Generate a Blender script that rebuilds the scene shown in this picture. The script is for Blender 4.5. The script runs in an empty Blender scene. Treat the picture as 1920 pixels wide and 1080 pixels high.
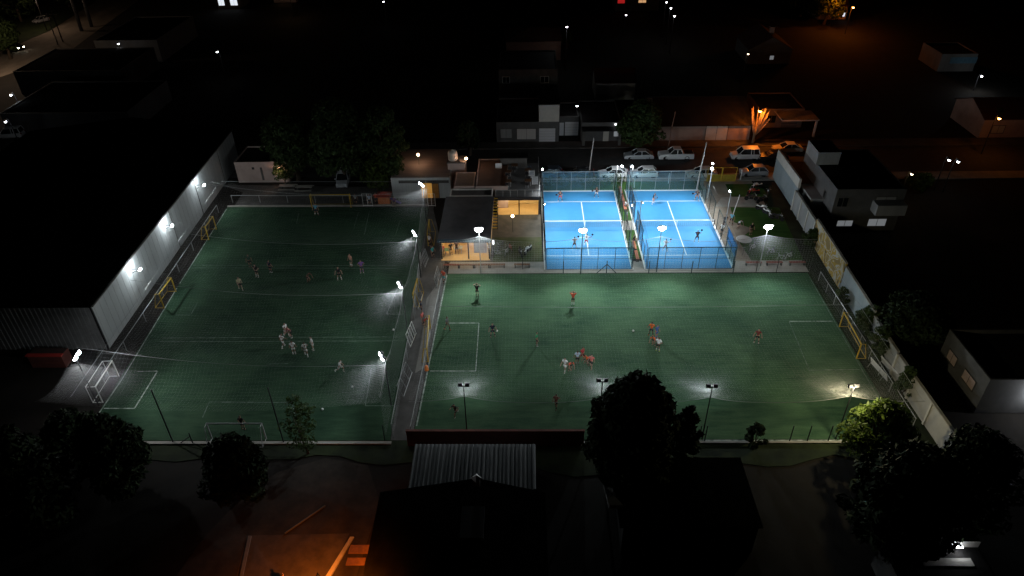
import bpy, math, random
from mathutils import Vector, Matrix
R = math.radians
rnd = random.Random(7)
sc = bpy.context.scene
COL = sc.collection

# ------------------------------------------------------------------ camera (survey of the pitch corners gave these)
F_PX, PITCH, YAW, ROLL, CAM_H = 1317.9, 0.60989, -0.024343, -0.018594, 45.97
_cy, _sy = math.cos(YAW), math.sin(YAW)
_cp, _sp = math.cos(PITCH), math.sin(PITCH)
RV = Vector((_cy, -_sy, 0)); FH = Vector((_sy, _cy, 0)); Z = Vector((0, 0, 1))
FV = FH*_cp - Z*_sp; UV = FH*_sp + Z*_cp
RC = RV*math.cos(ROLL) + UV*math.sin(ROLL); UC = UV*math.cos(ROLL) - RV*math.sin(ROLL)

def G(u, v, z=0.0):
    """point of the survey photo met at height z -> world"""
    d = FV*F_PX + RC*(u-960) - UC*(v-540)
    t = (z-CAM_H)/d.z
    return Vector((d.x*t, d.y*t, z))
def GX(u, v, z=0.0):
    p = G(u, v, z); return (p.x, p.y)

cam_d = bpy.data.cameras.new('camera'); cam = bpy.data.objects.new('camera', cam_d); COL.objects.link(cam)
M = Matrix.Identity(4)
for i, a in enumerate((RC, UC, -FV)):
    for k in range(3): M[k][i] = a[k]
M[0][3], M[1][3], M[2][3] = 0, 0, CAM_H
cam.matrix_world = M
cam_d.sensor_width = 36; cam_d.lens = 36*F_PX/1920; cam_d.clip_end = 3000; cam_d.clip_start = 0.5
sc.camera = cam

# ------------------------------------------------------------------ materials
MATS = {}
def mat(name, col, rough=.75, var=.18, scale=1.5, metal=0, bump=0, stretch=(1, 1, 1), col2=None, detail=6, space='Object', spec=.3, contrast=(.3, .7)):
    if name in MATS: return MATS[name]
    m = bpy.data.materials.new(name); m.use_nodes = True; MATS[name] = m
    nt = m.node_tree; b = nt.nodes['Principled BSDF']
    b.inputs['Roughness'].default_value = rough; b.inputs['Metallic'].default_value = metal
    b.inputs['Specular IOR Level'].default_value = spec
    tc = nt.nodes.new('ShaderNodeTexCoord'); mp = nt.nodes.new('ShaderNodeMapping'); mp.inputs['Scale'].default_value = stretch
    src = tc.outputs['Object']
    if space == 'World':
        g = nt.nodes.new('ShaderNodeNewGeometry'); src = g.outputs['Position']
    nt.links.new(src, mp.inputs['Vector'])
    n = nt.nodes.new('ShaderNodeTexNoise'); n.inputs['Scale'].default_value = scale; n.inputs['Detail'].default_value = detail; n.inputs['Roughness'].default_value = .65
    nt.links.new(mp.outputs['Vector'], n.inputs['Vector'])
    r = nt.nodes.new('ShaderNodeValToRGB'); r.color_ramp.elements[0].position = contrast[0]; r.color_ramp.elements[1].position = contrast[1]
    c2 = col2 if col2 else tuple(min(1, c*(1+var)) for c in col)
    c1 = col if col2 else tuple(c*(1-var) for c in col)
    r.color_ramp.elements[0].color = (*c1, 1); r.color_ramp.elements[1].color = (*c2, 1)
    nt.links.new(n.outputs['Fac'], r.inputs['Fac']); nt.links.new(r.outputs['Color'], b.inputs['Base Color'])
    if bump:
        bp = nt.nodes.new('ShaderNodeBump'); bp.inputs['Strength'].default_value = bump; bp.inputs['Distance'].default_value = .05
        nt.links.new(n.outputs['Fac'], bp.inputs['Height']); nt.links.new(bp.outputs['Normal'], b.inputs['Normal'])
    return m

def turf_mat(name, dark, light, seed):
    m = bpy.data.materials.new(name); m.use_nodes = True; MATS[name] = m
    nt = m.node_tree; b = nt.nodes['Principled BSDF']; b.inputs['Roughness'].default_value = .9; b.inputs['Specular IOR Level'].default_value = .08
    g = nt.nodes.new('ShaderNodeNewGeometry')
    def noise(scale, sx, sy, det):
        mp = nt.nodes.new('ShaderNodeMapping'); mp.inputs['Scale'].default_value = (sx, sy, 1); mp.inputs['Location'].default_value = (seed, seed*2, 0)
        nt.links.new(g.outputs['Position'], mp.inputs['Vector'])
        n = nt.nodes.new('ShaderNodeTexNoise'); n.inputs['Scale'].default_value = scale; n.inputs['Detail'].default_value = det; n.inputs['Roughness'].default_value = .7
        nt.links.new(mp.outputs['Vector'], n.inputs['Vector']); return n.outputs['Fac']
    a = noise(1.0, .35, 2.2, 5)      # streaks of infill lying across the pitch
    c = noise(.16, 1, 1, 3)          # large worn patches
    d = noise(7, 1, 1, 4)            # tufts
    def mth(op, x, y):
        q = nt.nodes.new('ShaderNodeMath'); q.operation = op
        for i, w in enumerate((x, y)):
            if isinstance(w, float): q.inputs[i].default_value = w
            else: nt.links.new(w, q.inputs[i])
        return q.outputs[0]
    s = mth('ADD', mth('ADD', mth('MULTIPLY', a, .42), mth('MULTIPLY', c, .42)), mth('MULTIPLY', d, .16))
    r = nt.nodes.new('ShaderNodeValToRGB'); r.color_ramp.elements[0].position = .39; r.color_ramp.elements[1].position = .61
    r.color_ramp.elements[0].color = (*dark, 1); r.color_ramp.elements[1].color = (*light, 1)
    nt.links.new(s, r.inputs['Fac']); nt.links.new(r.outputs['Color'], b.inputs['Base Color'])
    bp = nt.nodes.new('ShaderNodeBump'); bp.inputs['Strength'].default_value = .35; bp.inputs['Distance'].default_value = .05
    nt.links.new(d, bp.inputs['Height']); nt.links.new(bp.outputs['Normal'], b.inputs['Normal'])
    return m

def brick_mat(name, c1, c2, mortar, sc_=1.0, bw=.6, rh=.25):
    m = bpy.data.materials.new(name); m.use_nodes = True; MATS[name] = m
    nt = m.node_tree; b = nt.nodes['Principled BSDF']; b.inputs['Roughness'].default_value = .85
    tc = nt.nodes.new('ShaderNodeTexCoord'); sp = nt.nodes.new('ShaderNodeSeparateXYZ'); cb = nt.nodes.new('ShaderNodeCombineXYZ')
    nt.links.new(tc.outputs['Object'], sp.inputs[0]); ad = nt.nodes.new('ShaderNodeMath'); nt.links.new(sp.outputs[0], ad.inputs[0]); nt.links.new(sp.outputs[1], ad.inputs[1])
    nt.links.new(ad.outputs[0], cb.inputs[0]); nt.links.new(sp.outputs[2], cb.inputs[1])
    t = nt.nodes.new('ShaderNodeTexBrick'); t.inputs['Scale'].default_value = sc_; t.inputs['Brick Width'].default_value = bw; t.inputs['Row Height'].default_value = rh
    t.inputs['Color1'].default_value = (*c1, 1); t.inputs['Color2'].default_value = (*c2, 1); t.inputs['Mortar'].default_value = (*mortar, 1); t.inputs['Mortar Size'].default_value = .02
    nt.links.new(cb.outputs[0], t.inputs['Vector']); nt.links.new(t.outputs['Color'], b.inputs['Base Color'])
    return m

def emit(name, col, s):
    if name in MATS: return MATS[name]
    m = bpy.data.materials.new(name); m.use_nodes = True; MATS[name] = m
    b = m.node_tree.nodes['Principled BSDF']; b.inputs['Base Color'].default_value = (*[c*.5 for c in col], 1)
    b.inputs['Emission Color'].default_value = (*col, 1); b.inputs['Emission Strength'].default_value = s
    return m

def glass_mat(name, tint, gl=.08):
    m = bpy.data.materials.new(name); m.use_nodes = True; MATS[name] = m
    nt = m.node_tree; nt.nodes.remove(nt.nodes['Principled BSDF']); out = nt.nodes['Material Output']
    t = nt.nodes.new('ShaderNodeBsdfTransparent'); t.inputs['Color'].default_value = (*tint, 1)
    g = nt.nodes.new('ShaderNodeBsdfGlossy'); g.inputs['Roughness'].default_value = .08
    d = nt.nodes.new('ShaderNodeBsdfDiffuse'); d.inputs['Color'].default_value = (.35, .5, .5, 1)
    x = nt.nodes.new('ShaderNodeMixShader'); x.inputs[0].default_value = gl
    y = nt.nodes.new('ShaderNodeMixShader'); y.inputs[0].default_value = .06   # dust on the pane
    nt.links.new(t.outputs[0], x.inputs[1]); nt.links.new(g.outputs[0], x.inputs[2])
    nt.links.new(x.outputs[0], y.inputs[1]); nt.links.new(d.outputs[0], y.inputs[2]); nt.links.new(y.outputs[0], out.inputs['Surface'])
    return m

# ------------------------------------------------------------------ mesh collecting
class MB:
    def __init__(s): s.v = []; s.f = []; s.mi = []
    def _add(s, vs, fs, m=0):
        n = len(s.v); s.v += [tuple(a) for a in vs]; s.f += [tuple(i+n for i in f) for f in fs]; s.mi += [m]*len(fs); return s
    def quad(s, a, b, c, d, m=0): return s._add([a, b, c, d], [(0, 1, 2, 3)], m)
    def poly(s, pts, m=0): return s._add(pts, [tuple(range(len(pts)))], m)
    def box(s, c, d, rz=0, m=0, taper=1.0, rx=0):
        x, y, z = (k/2 for k in d); vs = []
        q = Matrix.Rotation(rz, 3, 'Z') @ Matrix.Rotation(rx, 3, 'X')
        for sz, t in ((-1, 1), (1, taper)):
            for sx, sy in ((-1, -1), (1, -1), (1, 1), (-1, 1)):
                vs.append(q @ Vector((sx*x*t, sy*y*t, sz*z)) + Vector(c))
        return s._add(vs, [(3, 2, 1, 0), (4, 5, 6, 7), (0, 1, 5, 4), (1, 2, 6, 5), (2, 3, 7, 6), (3, 0, 4, 7)], m)
    def bx(s, x0, x1, y0, y1, z0, z1, m=0): return s.box(((x0+x1)/2, (y0+y1)/2, (z0+z1)/2), (abs(x1-x0), abs(y1-y0), abs(z1-z0)), m=m)
    def prism(s, pts, z0, z1, m=0):
        """pts: plan polygon, any order of winding; z1 may be a list"""
        ar = sum(pts[i][0]*pts[(i+1) % len(pts)][1]-pts[(i+1) % len(pts)][0]*pts[i][1] for i in range(len(pts)))
        if ar < 0: pts = pts[::-1]
        n = len(pts); vs = [(p[0], p[1], z0) for p in pts]+[(p[0], p[1], z1) for p in pts]
        fs = [tuple(range(n))[::-1], tuple(range(n, 2*n))]+[(i, (i+1) % n, n+(i+1) % n, n+i) for i in range(n)]
        return s._add(vs, fs, m)
    def tube(s, p, q, r0, r1=None, n=6, m=0, cap=True):
        p = Vector(p); q = Vector(q); r1 = r0 if r1 is None else r1; d = q-p
        if d.length < 1e-6: return s
        d.normalize(); a = d.orthogonal().normalized(); b = d.cross(a); vs = []
        for c, r in ((p, r0), (q, r1)):
            for i in range(n):
                t = 2*math.pi*i/n; vs.append(c+a*(r*math.cos(t))+b*(r*math.sin(t)))
        fs = [(i, (i+1) % n, n+(i+1) % n, n+i) for i in range(n)]
        if cap: fs += [tuple(range(n))[::-1], tuple(range(n, 2*n))]
        return s._add(vs, fs, m)
    def path(s, pts, r, n=6, m=0):
        """one continuous tube through the points; r a number or a list"""
        pts = [Vector(p) for p in pts]; k = len(pts); rr = r if isinstance(r, (list, tuple)) else [r]*k; vs = []; prev = None
        for i, p in enumerate(pts):
            d = (pts[min(i+1, k-1)]-pts[max(i-1, 0)]).normalized()
            a = d.orthogonal().normalized() if prev is None else (prev-d*prev.dot(d)).normalized()
            prev = a; b = d.cross(a)
            for j in range(n):
                t = 2*math.pi*j/n; vs.append(p+a*(rr[i]*math.cos(t))+b*(rr[i]*math.sin(t)))
        fs = [(i*n+j, i*n+(j+1) % n, (i+1)*n+(j+1) % n, (i+1)*n+j) for i in range(k-1) for j in range(n)]
        fs += [tuple(range(n))[::-1], tuple(range((k-1)*n, k*n))]
        return s._add(vs, fs, m)
    def bar(s, p, q, w, h, m=0):
        p = Vector(p); q = Vector(q); d = (q-p).normalized(); a = d.cross(Vector((0, 0, 1)))
        if a.length < 1e-4: a = Vector((1, 0, 0))
        a.normalize(); b = a.cross(d); vs = []
        for c in (p, q):
            for i, j in ((-1, -1), (1, -1), (1, 1), (-1, 1)): vs.append(c+a*(i*w/2)+b*(j*h/2))
        return s._add(vs, [(3, 2, 1, 0), (4, 5, 6, 7), (0, 1, 5, 4), (1, 2, 6, 5), (2, 3, 7, 6), (3, 0, 4, 7)], m)
    def lathe(s, prof, c=(0, 0, 0), n=12, m=0, axis='Z'):
        vs = []; k = len(prof)
        for r, z in prof:
            for i in range(n):
                t = 2*math.pi*i/n
                o = (r*math.cos(t), r*math.sin(t), z) if axis == 'Z' else ((z, r*math.cos(t), r*math.sin(t)) if axis == 'X' else (r*math.cos(t), z, r*math.sin(t)))
                vs.append((o[0]+c[0], o[1]+c[1], o[2]+c[2]))
        fs = [(i*n+j, i*n+(j+1) % n, (i+1)*n+(j+1) % n, (i+1)*n+j) for i in range(k-1) for j in range(n)]
        fs += [tuple(range(n))[::-1], tuple(range((k-1)*n, k*n))]
        return s._add(vs, fs, m)
    def build(s, name, mats, parent=None, smooth=False, loc=None, **kw):
        me = bpy.data.meshes.new(name); me.from_pydata(s.v, [], s.f)
        for m in (mats if isinstance(mats, (list, tuple)) else [mats]): me.materials.append(m)
        me.polygons.foreach_set('material_index', s.mi)
        if smooth: me.polygons.foreach_set('use_smooth', [True]*len(s.f))
        me.update()
        o = bpy.data.objects.new(name, me); COL.objects.link(o)
        if parent: o.parent = parent
        if loc: o.location = loc
        return props(o, **kw)
def props(o, label=None, cat=None, group=None, kind=None):
    if label: o['label'] = label
    if cat: o['category'] = cat
    if group: o['group'] = group
    if kind: o['kind'] = kind
    return o
def thing(name, label, cat, loc=(0, 0, 0), rz=0, group=None, scale=1):
    o = bpy.data.objects.new(name, None); COL.objects.link(o); o.location = loc; o.rotation_euler = (0, 0, rz); o.scale = (scale,)*3
    o.empty_display_size = .3
    return props(o, label, cat, group)
KIDS = {}
def dup(root, loc, rz, label, group=None, scale=None, recolor=None):
    r = root.copy(); COL.objects.link(r); r.location = loc; r.rotation_euler = (0, 0, rz); r['label'] = label
    if group: r['group'] = group
    if scale: r.scale = (scale,)*3
    def rec(src, dst):
        for ch in [o for o in ALLK(src)]:
            c = ch.copy(); COL.objects.link(c); c.parent = dst; rec(ch, c)
            if recolor and ch.name.split('.')[0] in recolor:
                c.material_slots[0].link = 'OBJECT'; c.material_slots[0].material = recolor[ch.name.split('.')[0]]
    rec(root, r)
    return r
def ALLK(o): return [c for c in o.children]

def light(kind, loc, power, col, parent=None, aim=None, size=140, blend=.7, soft=.12):
    d = bpy.data.lights.new('lamp_light', kind); d.energy = power; d.color = col; d.shadow_soft_size = soft
    if kind == 'SPOT': d.spot_size = R(size); d.spot_blend = blend
    o = bpy.data.objects.new('lamp_light', d); COL.objects.link(o); o.location = loc
    if aim is not None: o.rotation_euler = (Vector(aim)-Vector(loc)).to_track_quat('-Z', 'Y').to_euler()
    if parent: o.parent = parent
    return o

# ------------------------------------------------------------------ palette
turfL = turf_mat('turf_left', (.016, .040, .023), (.042, .084, .046), 3.1)
turfR = turf_mat('turf_right', (.023, .058, .032), (.064, .122, .064), 11.7)
grassM = turf_mat('lawn', (.022, .060, .012), (.050, .105, .026), 5.2)
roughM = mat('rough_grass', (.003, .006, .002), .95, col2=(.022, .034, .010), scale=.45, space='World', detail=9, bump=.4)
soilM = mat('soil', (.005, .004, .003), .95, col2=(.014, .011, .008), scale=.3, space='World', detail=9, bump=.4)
asph = mat('asphalt', (.040, .040, .042), .85, col2=(.07, .068, .066), scale=1.2, space='World', detail=9, bump=.15)
dirtR = mat('dirt_road', (.085, .07, .055), .9, col2=(.15, .125, .10), scale=.4, space='World', stretch=(1, .5, 1), detail=8)
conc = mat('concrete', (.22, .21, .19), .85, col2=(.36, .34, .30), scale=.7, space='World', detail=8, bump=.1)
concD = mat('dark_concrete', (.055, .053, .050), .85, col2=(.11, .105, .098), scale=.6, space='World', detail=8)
bluec = mat('blue_court', (.042, .225, .46), .65, col2=(.056, .275, .54), scale=.35, space='World', detail=4)
white = mat('white_paint', (.78, .78, .76), .6, var=.06, scale=3)
lineW = mat('worn_line', (.10, .14, .11), .8, col2=(.42, .46, .42), scale=2.2, space='World', detail=6, contrast=(.38, .62))
lineF = mat('faint_line', (.050, .085, .06), .8, col2=(.17, .22, .18), scale=1.6, space='World', detail=6, contrast=(.42, .66))
offw = mat('off_white_wall', (.42, .41, .38), .8, col2=(.56, .54, .50), scale=.8, detail=7)
greyw = mat('grey_wall', (.20, .21, .215), .8, col2=(.30, .31, .31), scale=.7, detail=7, stretch=(1, 1, .35))
pinkw = mat('pink_wall', (.36, .27, .24), .8, col2=(.48, .37, .33), scale=.8)
metalw = mat('warehouse_sheet', (.38, .405, .41), .5, col2=(.47, .495, .50), scale=.35, stretch=(1, 1, .3), detail=6, metal=.0, spec=.5)
rib = mat('ribbed_sheet', (.24, .25, .25), .5, var=.2, scale=1)
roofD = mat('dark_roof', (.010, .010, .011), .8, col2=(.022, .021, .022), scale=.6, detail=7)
roofB = mat('tar_roof', (.10, .09, .085), .8, col2=(.17, .15, .14), scale=.6, detail=8)
roofT = mat('tile_roof', (.045, .018, .013), .85, col2=(.08, .034, .024), scale=2)
zinc = mat('zinc_sheet', (.085, .095, .10), .5, col2=(.145, .158, .162), scale=.5, stretch=(1, .2, 1), spec=.4)
redw = brick_mat('red_wall', (.10, .022, .016), (.14, .034, .024), (.06, .035, .03))
brickw = brick_mat('brick_wall', (.25, .11, .075), (.32, .15, .10), (.22, .19, .17))
yellow = mat('yellow_paint', (.46, .30, .03), .5, var=.12, scale=4)
yellw = mat('yellow_wall', (.52, .36, .16), .8, var=.1, scale=1)
black = mat('black_metal', (.018, .018, .02), .5, var=.2, scale=5)
dgreen = mat('dark_green_metal', (.015, .03, .028), .5, var=.2, scale=4)
galv = mat('galvanised_metal', (.36, .37, .37), .45, var=.15, scale=4, metal=.3)
netW = mat('net_cord', (.45, .46, .46), .8, var=.05)
netD = mat('dark_net_cord', (.10, .11, .11), .8, var=.1)
wood = mat('bench_wood', (.20, .055, .035), .7, var=.25, scale=3)
woodB = mat('brown_wood', (.16, .08, .04), .7, var=.25, scale=3)
rubber = mat('rubber', (.012, .012, .012), .8)
chrome = mat('rim_metal', (.45, .45, .46), .35, metal=.7)
carglass = mat('car_glass', (.012, .014, .016), .12, spec=.6)
plateM = mat('plate', (.5, .5, .5), .5)
redlens = mat('red_lens', (.25, .01, .01), .3)
clearlens = mat('headlight_lens', (.6, .62, .65), .2)
leafM = mat('leaf_green', (.018, .036, .011), .75, col2=(.055, .085, .026), scale=1.6, detail=3, space='World', spec=.2)
leafY = mat('leaf_light_green', (.035, .062, .010), .75, col2=(.085, .12, .022), scale=1.4, detail=3, space='World', spec=.2)
leafD = mat('leaf_dark_green', (.010, .019, .008), .8, col2=(.028, .044, .018), scale=1.6, detail=3, space='World', spec=.1)
def leafy(m, t):
    nt = m.node_tree; b = nt.nodes['Principled BSDF']; out = nt.nodes['Material Output']; tl = nt.nodes.new('ShaderNodeBsdfTranslucent'); x = nt.nodes.new('ShaderNodeMixShader'); x.inputs[0].default_value = t
    nt.links.new(b.inputs['Base Color'].links[0].from_socket, tl.inputs['Color']); nt.links.new(b.outputs[0], x.inputs[1]); nt.links.new(tl.outputs[0], x.inputs[2]); nt.links.new(x.outputs[0], out.inputs['Surface'])
leafy(leafM, .35); leafy(leafY, .5)
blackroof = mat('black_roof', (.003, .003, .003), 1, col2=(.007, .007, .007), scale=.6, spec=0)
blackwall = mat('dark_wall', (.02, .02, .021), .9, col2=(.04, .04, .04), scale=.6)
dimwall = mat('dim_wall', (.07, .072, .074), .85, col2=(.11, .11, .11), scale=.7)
bark = mat('bark', (.06, .045, .032), .9, var=.3, scale=6)
barkL = mat('pale_bark', (.34, .26, .18), .85, var=.25, scale=6)
plast = mat('white_plastic', (.68, .68, .68), .45, var=.05)
lensW = emit('lit_lamp_white', (.93, .97, 1), 60)
lensWm = emit('lit_lamp_warm', (1, .93, .72), 40)
lensO = emit('lit_lamp_orange', (1, .42, .08), 45)
lensP = emit('lit_bulb_warm', (1, .62, .36), 22)
farW = emit('far_lamp_white', (.9, .95, 1), 14)
winW = emit('lit_window_white', (.75, .80, .85), .17)
winWb = emit('bright_window', (.85, .92, 1), .9)
winO = emit('lit_window_warm', (1, .55, .25), .6)
signR = emit('lit_sign_red', (.9, .03, .03), .35)
glassP = glass_mat('court_glass', (.80, .90, .93), .05)
EXPOSURE = 0.0
# ------------------------------------------------------------------ GROUND SHEETS
def sheet(name, pts, z, m, kind='structure', t=.02):
    mb = MB(); mb.prism([tuple(p)[:2] for p in pts], z-t, z); return mb.build(name, m, kind=kind)
def rect(x0, x1, y0, y1): return [(x0, y0), (x1, y0), (x1, y1), (x0, y1)]

mb = MB(); N = 40
for i in range(N):
    for j in range(N):
        x0, x1 = -700+1400*i/N, -700+1400*(i+1)/N; y0, y1 = -200+1400*j/N, -200+1400*(j+1)/N
        mb.quad((x0, y0, -.06), (x1, y0, -.06), (x1, y1, -.06), (x0, y1, -.06))
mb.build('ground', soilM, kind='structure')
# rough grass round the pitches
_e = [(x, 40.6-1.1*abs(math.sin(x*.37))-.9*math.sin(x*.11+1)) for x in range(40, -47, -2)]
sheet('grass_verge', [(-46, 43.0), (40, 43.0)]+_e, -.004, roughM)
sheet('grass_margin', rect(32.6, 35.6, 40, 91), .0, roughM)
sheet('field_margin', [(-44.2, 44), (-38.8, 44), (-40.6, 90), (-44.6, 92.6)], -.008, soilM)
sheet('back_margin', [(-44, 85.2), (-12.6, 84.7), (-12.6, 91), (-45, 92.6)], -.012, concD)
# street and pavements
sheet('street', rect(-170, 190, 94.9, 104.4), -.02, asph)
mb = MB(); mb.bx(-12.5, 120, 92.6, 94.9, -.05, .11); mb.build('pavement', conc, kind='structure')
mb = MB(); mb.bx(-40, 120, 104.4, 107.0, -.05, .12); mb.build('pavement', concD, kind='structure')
# far dirt road at the top left
sheet('dirt_road', [G(-250, 215), G(-60, 165), G(120, 103), G(255, 4), G(320, -60), G(245, -60), G(182, 0), G(95, 57), G(0, 97), G(-200, 160)], -.03, dirtR)
sheet('grass_verge', [G(-250, 150), G(0, 96), G(95, 56), G(182, -1), G(215, -60), G(-260, -60)], -.035, roughM)
# foot of the picture: street corner under the orange lamp
sheet('dirt_ground', [G(300, 1120), G(380, 1010), G(455, 930), G(520, 885), G(610, 858), G(690, 872), G(712, 940), G(690, 1010), G(655, 1120)], -.03, mat('red_dirt', (.010, .008, .006), .95, col2=(.034, .026, .020), scale=.6, space='World', detail=9))
sheet('road', [G(436, 1110), G(462, 1004), G(655, 1000), G(606, 1100)], -.006, mat('corner_road', (.024, .020, .017), .9, col2=(.062, .050, .040), scale=.8, space='World', detail=9))
mb = MB(); mb.prism([GX(600, 1100), GX(657, 1008), GX(664, 1008), GX(610, 1100)], -.05, .12); mb.build('pavement', conc, kind='structure')
mb = MB(); mb.prism([GX(446, 1100), GX(466, 1006), GX(472, 1006), GX(452, 1100)], -.05, .12); mb.build('kerb', concD, kind='structure')
mb = MB(); mb.bar(G(534, 1000, .05), G(610, 948, .05), .10, .10); mb.build('kerb', concD, kind='structure')
for (a, b, c, d) in ((653, 690, 1022, 1038), (648, 683, 1046, 1060)):
    mb = MB(); mb.prism([GX(a, d), GX(b, d), GX(b+3, c), GX(a+4, c)], -.03, .03); mb.build('paving_slab', woodB, kind='structure')

# left pitch
LFc = [(-39.3, 42.6), (-11.95, 42.6), (-13.3, 85.2), (-41.25, 85.6)]
sheet('left_pitch', LFc, .02, turfL)
RFc = [(-10.0, 42.7), (32.7, 42.7), (32.8, 68.55), (-9.2, 68.65)]
sheet('right_pitch', RFc, .02, turfR)
def lines(name, segs, m, z=.026):
    mb = MB()
    for (p, q, w) in segs:
        p = Vector(p[:2]); q = Vector(q[:2]); d = (q-p).normalized(); n = Vector((-d.y, d.x))*w/2
        mb.prism([tuple(p-n), tuple(q-n), tuple(q+n), tuple(p+n)], z-.004, z)
    return mb.build(name, m, kind='structure')
def L(u0, v0, u1, v1, w=.09): return (G(u0, v0), G(u1, v1), w)
lines('pitch_marking', [L(425, 392, 337, 532), L(332, 540, 229, 711), L(229, 711, 171, 797, .12), L(257, 697, 295, 696), L(295, 697, 253, 765, .12), L(195, 766, 253, 766, .11)], lineW)
lines('pitch_marking', [L(362, 497.5, 746, 498, .08), L(359, 502.5, 744, 503.5, .07), L(305, 634, 752, 632, .09), L(300, 641, 757, 639.5, .09),
      L(392, 754, 548, 755, .09), L(392, 755, 380, 783, .09), L(548, 756, 553, 780, .09), L(725, 589, 766, 590, .09), L(725, 589, 750, 528, .09), L(685, 761, 748, 761, .09), L(685, 761, 697, 690, .09),
      L(370, 568, 358, 590, .08), L(330, 591, 358, 591, .08), L(692, 400, 683, 440, .08), L(672, 398, 664, 425, .07), L(750, 413, 742, 440, .07), L(500, 683, 540, 682, .08), L(560, 400, 556, 420, .07)], lineF)
lines('pitch_marking', [L(838, 516, 781, 799, .13), L(835, 606, 898, 606, .11), L(898, 606, 892, 696, .08), L(806, 696, 892, 696, .1), L(1480, 603, 1562, 602.5, .11), L(1300, 826, 1600, 826, .14)], lineW)
lines('pitch_marking', [L(1480, 604, 1517, 694, .07), L(1517, 694.5, 1612, 693, .09), L(1516, 517, 1654, 760, .08)], lineF)
# kerbs along the near ends and the back
mb = MB(); mb.bx(-36, -11.8, 42.1, 42.4, -.05, .12); mb.build('kerb', conc, kind='structure')
mb = MB(); mb.bx(-10, 33, 42.2, 42.4, -.05, .12); mb.build('kerb', conc, kind='structure')
mb = MB(); mb.bx(-41.3, -13.4, 85.62, 85.9, -.05, .15); mb.build('kerb', conc, kind='structure')
# walkway between the two pitches, strip behind the right pitch, club yard
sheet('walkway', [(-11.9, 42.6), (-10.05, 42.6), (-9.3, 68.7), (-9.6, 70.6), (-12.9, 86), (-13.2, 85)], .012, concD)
sheet('walkway', [G(800, 560), G(828, 520), G(806, 640), G(795, 690), G(778, 700), G(790, 640)], .018, mat('worn_concrete', (.12, .115, .105), .85, col2=(.22, .21, .19), scale=.7, space='World'))
sheet('path', rect(-9.2, 33, 68.75, 71.2), .028, conc)
sheet('yard', rect(-9.6, 2.0, 71.2, 83), .016, mat('yard_paving', (.05, .05, .042), .9, col2=(.13, .115, .09), scale=.5, space='World', detail=8))
sheet('lawn', rect(-4, 2.0, 71.25, 77), .021, mat('worn_lawn', (.03, .055, .012), .95, col2=(.08, .08, .045), scale=.6, space='World', detail=8))
sheet('yard', rect(24.6, 32.6, 71.2, 93), .004, mat('yard_dirt', (.17, .135, .10), .95, col2=(.30, .26, .21), scale=.45, space='World', detail=9))
sheet('lawn', [(27.0, 71.3), (33.2, 71.3), (34.2, 84.4), (27.7, 84.6), (27.2, 80.5), (29.2, 78.8), (26.6, 76)], .014, grassM)
sheet('lawn', rect(28.6, 33.6, 87.6, 91.5), .014, grassM)
sheet('path', [(25.7, 84.8), (31.4, 84.8), (31.4, 87.5), (27.2, 87.5)], .022, conc)

# ------------------------------------------------------------------ PADEL COURTS
C1, C2, YM = 7.42, 19.25, 79.45
for cx, nm in ((C1, 'blue_court_surface'), (C2, 'blue_court_surface')):
    sheet(nm, rect(cx-5.02, cx+5.02, YM-10.02, YM+10.02), .045, bluec)
    mb = MB()
    for y in (-6.95, 6.95): mb.bx(cx-5, cx+5, YM+y-.05, YM+y+.05, .04, .05)
    mb.bx(cx-.05+.25, cx+.05+.25, YM-6.9, YM+6.9, .0401, .0502)
    mb.build('court_line', white, kind='structure')
    mb = MB(); mb.bx(cx-5.25, cx+5.25, YM+10.03, YM+10.28, -.02, .12); mb.build('kerb', white, kind='structure')
    mb = MB(); mb.bx(cx-5.25, cx+5.25, YM-10.3, YM-10.04, -.02, .10); mb.build('kerb', conc, kind='structure')
    for s in (-1, 1):
        mb = MB(); mb.bx(cx+s*5.03, cx+s*5.26, YM-10.03, YM+10.03, -.02, .10); mb.build('kerb', white, kind='structure')
sheet('lawn', rect(C1+5.27, C2-5.27, YM-7.6, YM+10.3), .03, grassM)
sheet('path', rect(C1+5.27, C2-5.27, YM-.8, YM+1.6), .036, conc)
sheet('lawn', rect(2.2, 25, YM+10.3, 92.5), .02, grassM)

def padel_net(cx, which):
    t = thing('court_net', f'dark net with white top tape across the {which} blue court', 'court net', (cx, YM, .05), group='nets across the blue courts')
    mb = MB(); n = 40
    for i in range(n+1):
        x = -5+10*i/n; mb.tube((x, 0, .02), (x, 0, .86), .008, n=3, cap=False)
    for j in range(7): mb.tube((-5, 0, .02+.12*j), (5, 0, .02+.12*j), .008, n=3, cap=False)
    mb.build('mesh', netD, t)
    mb = MB(); mb.bx(-5, 5, -.03, .03, .84, .95); mb.build('tape', white, t)
    for s in (-1, 1):
        mb = MB(); mb.box((s*5.05, 0, .5), (.08, .08, 1.02)); mb.build('post', black, t)
    mb = MB(); mb.box((.25, -.03, .44), (.06, .02, .86)); mb.build('centre_strap', white, t)
padel_net(C1, 'left'); padel_net(C2, 'right')

def mesh_panel(mb, p, q, z0, z1, step=.30, r=.006):
    p = Vector(p); q = Vector(q); n = max(1, int((q-p).length/step))
    for i in range(n+1):
        a = p.lerp(q, i/n); mb.tube((a.x, a.y, z0), (a.x, a.y, z1), r, n=3, cap=False)
    k = max(1, int((z1-z0)/step))
    for j in range(k+1):
        z = z0+(z1-z0)*j/k; mb.tube((p.x, p.y, z), (q.x, q.y, z), r, n=3, cap=False)

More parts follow.
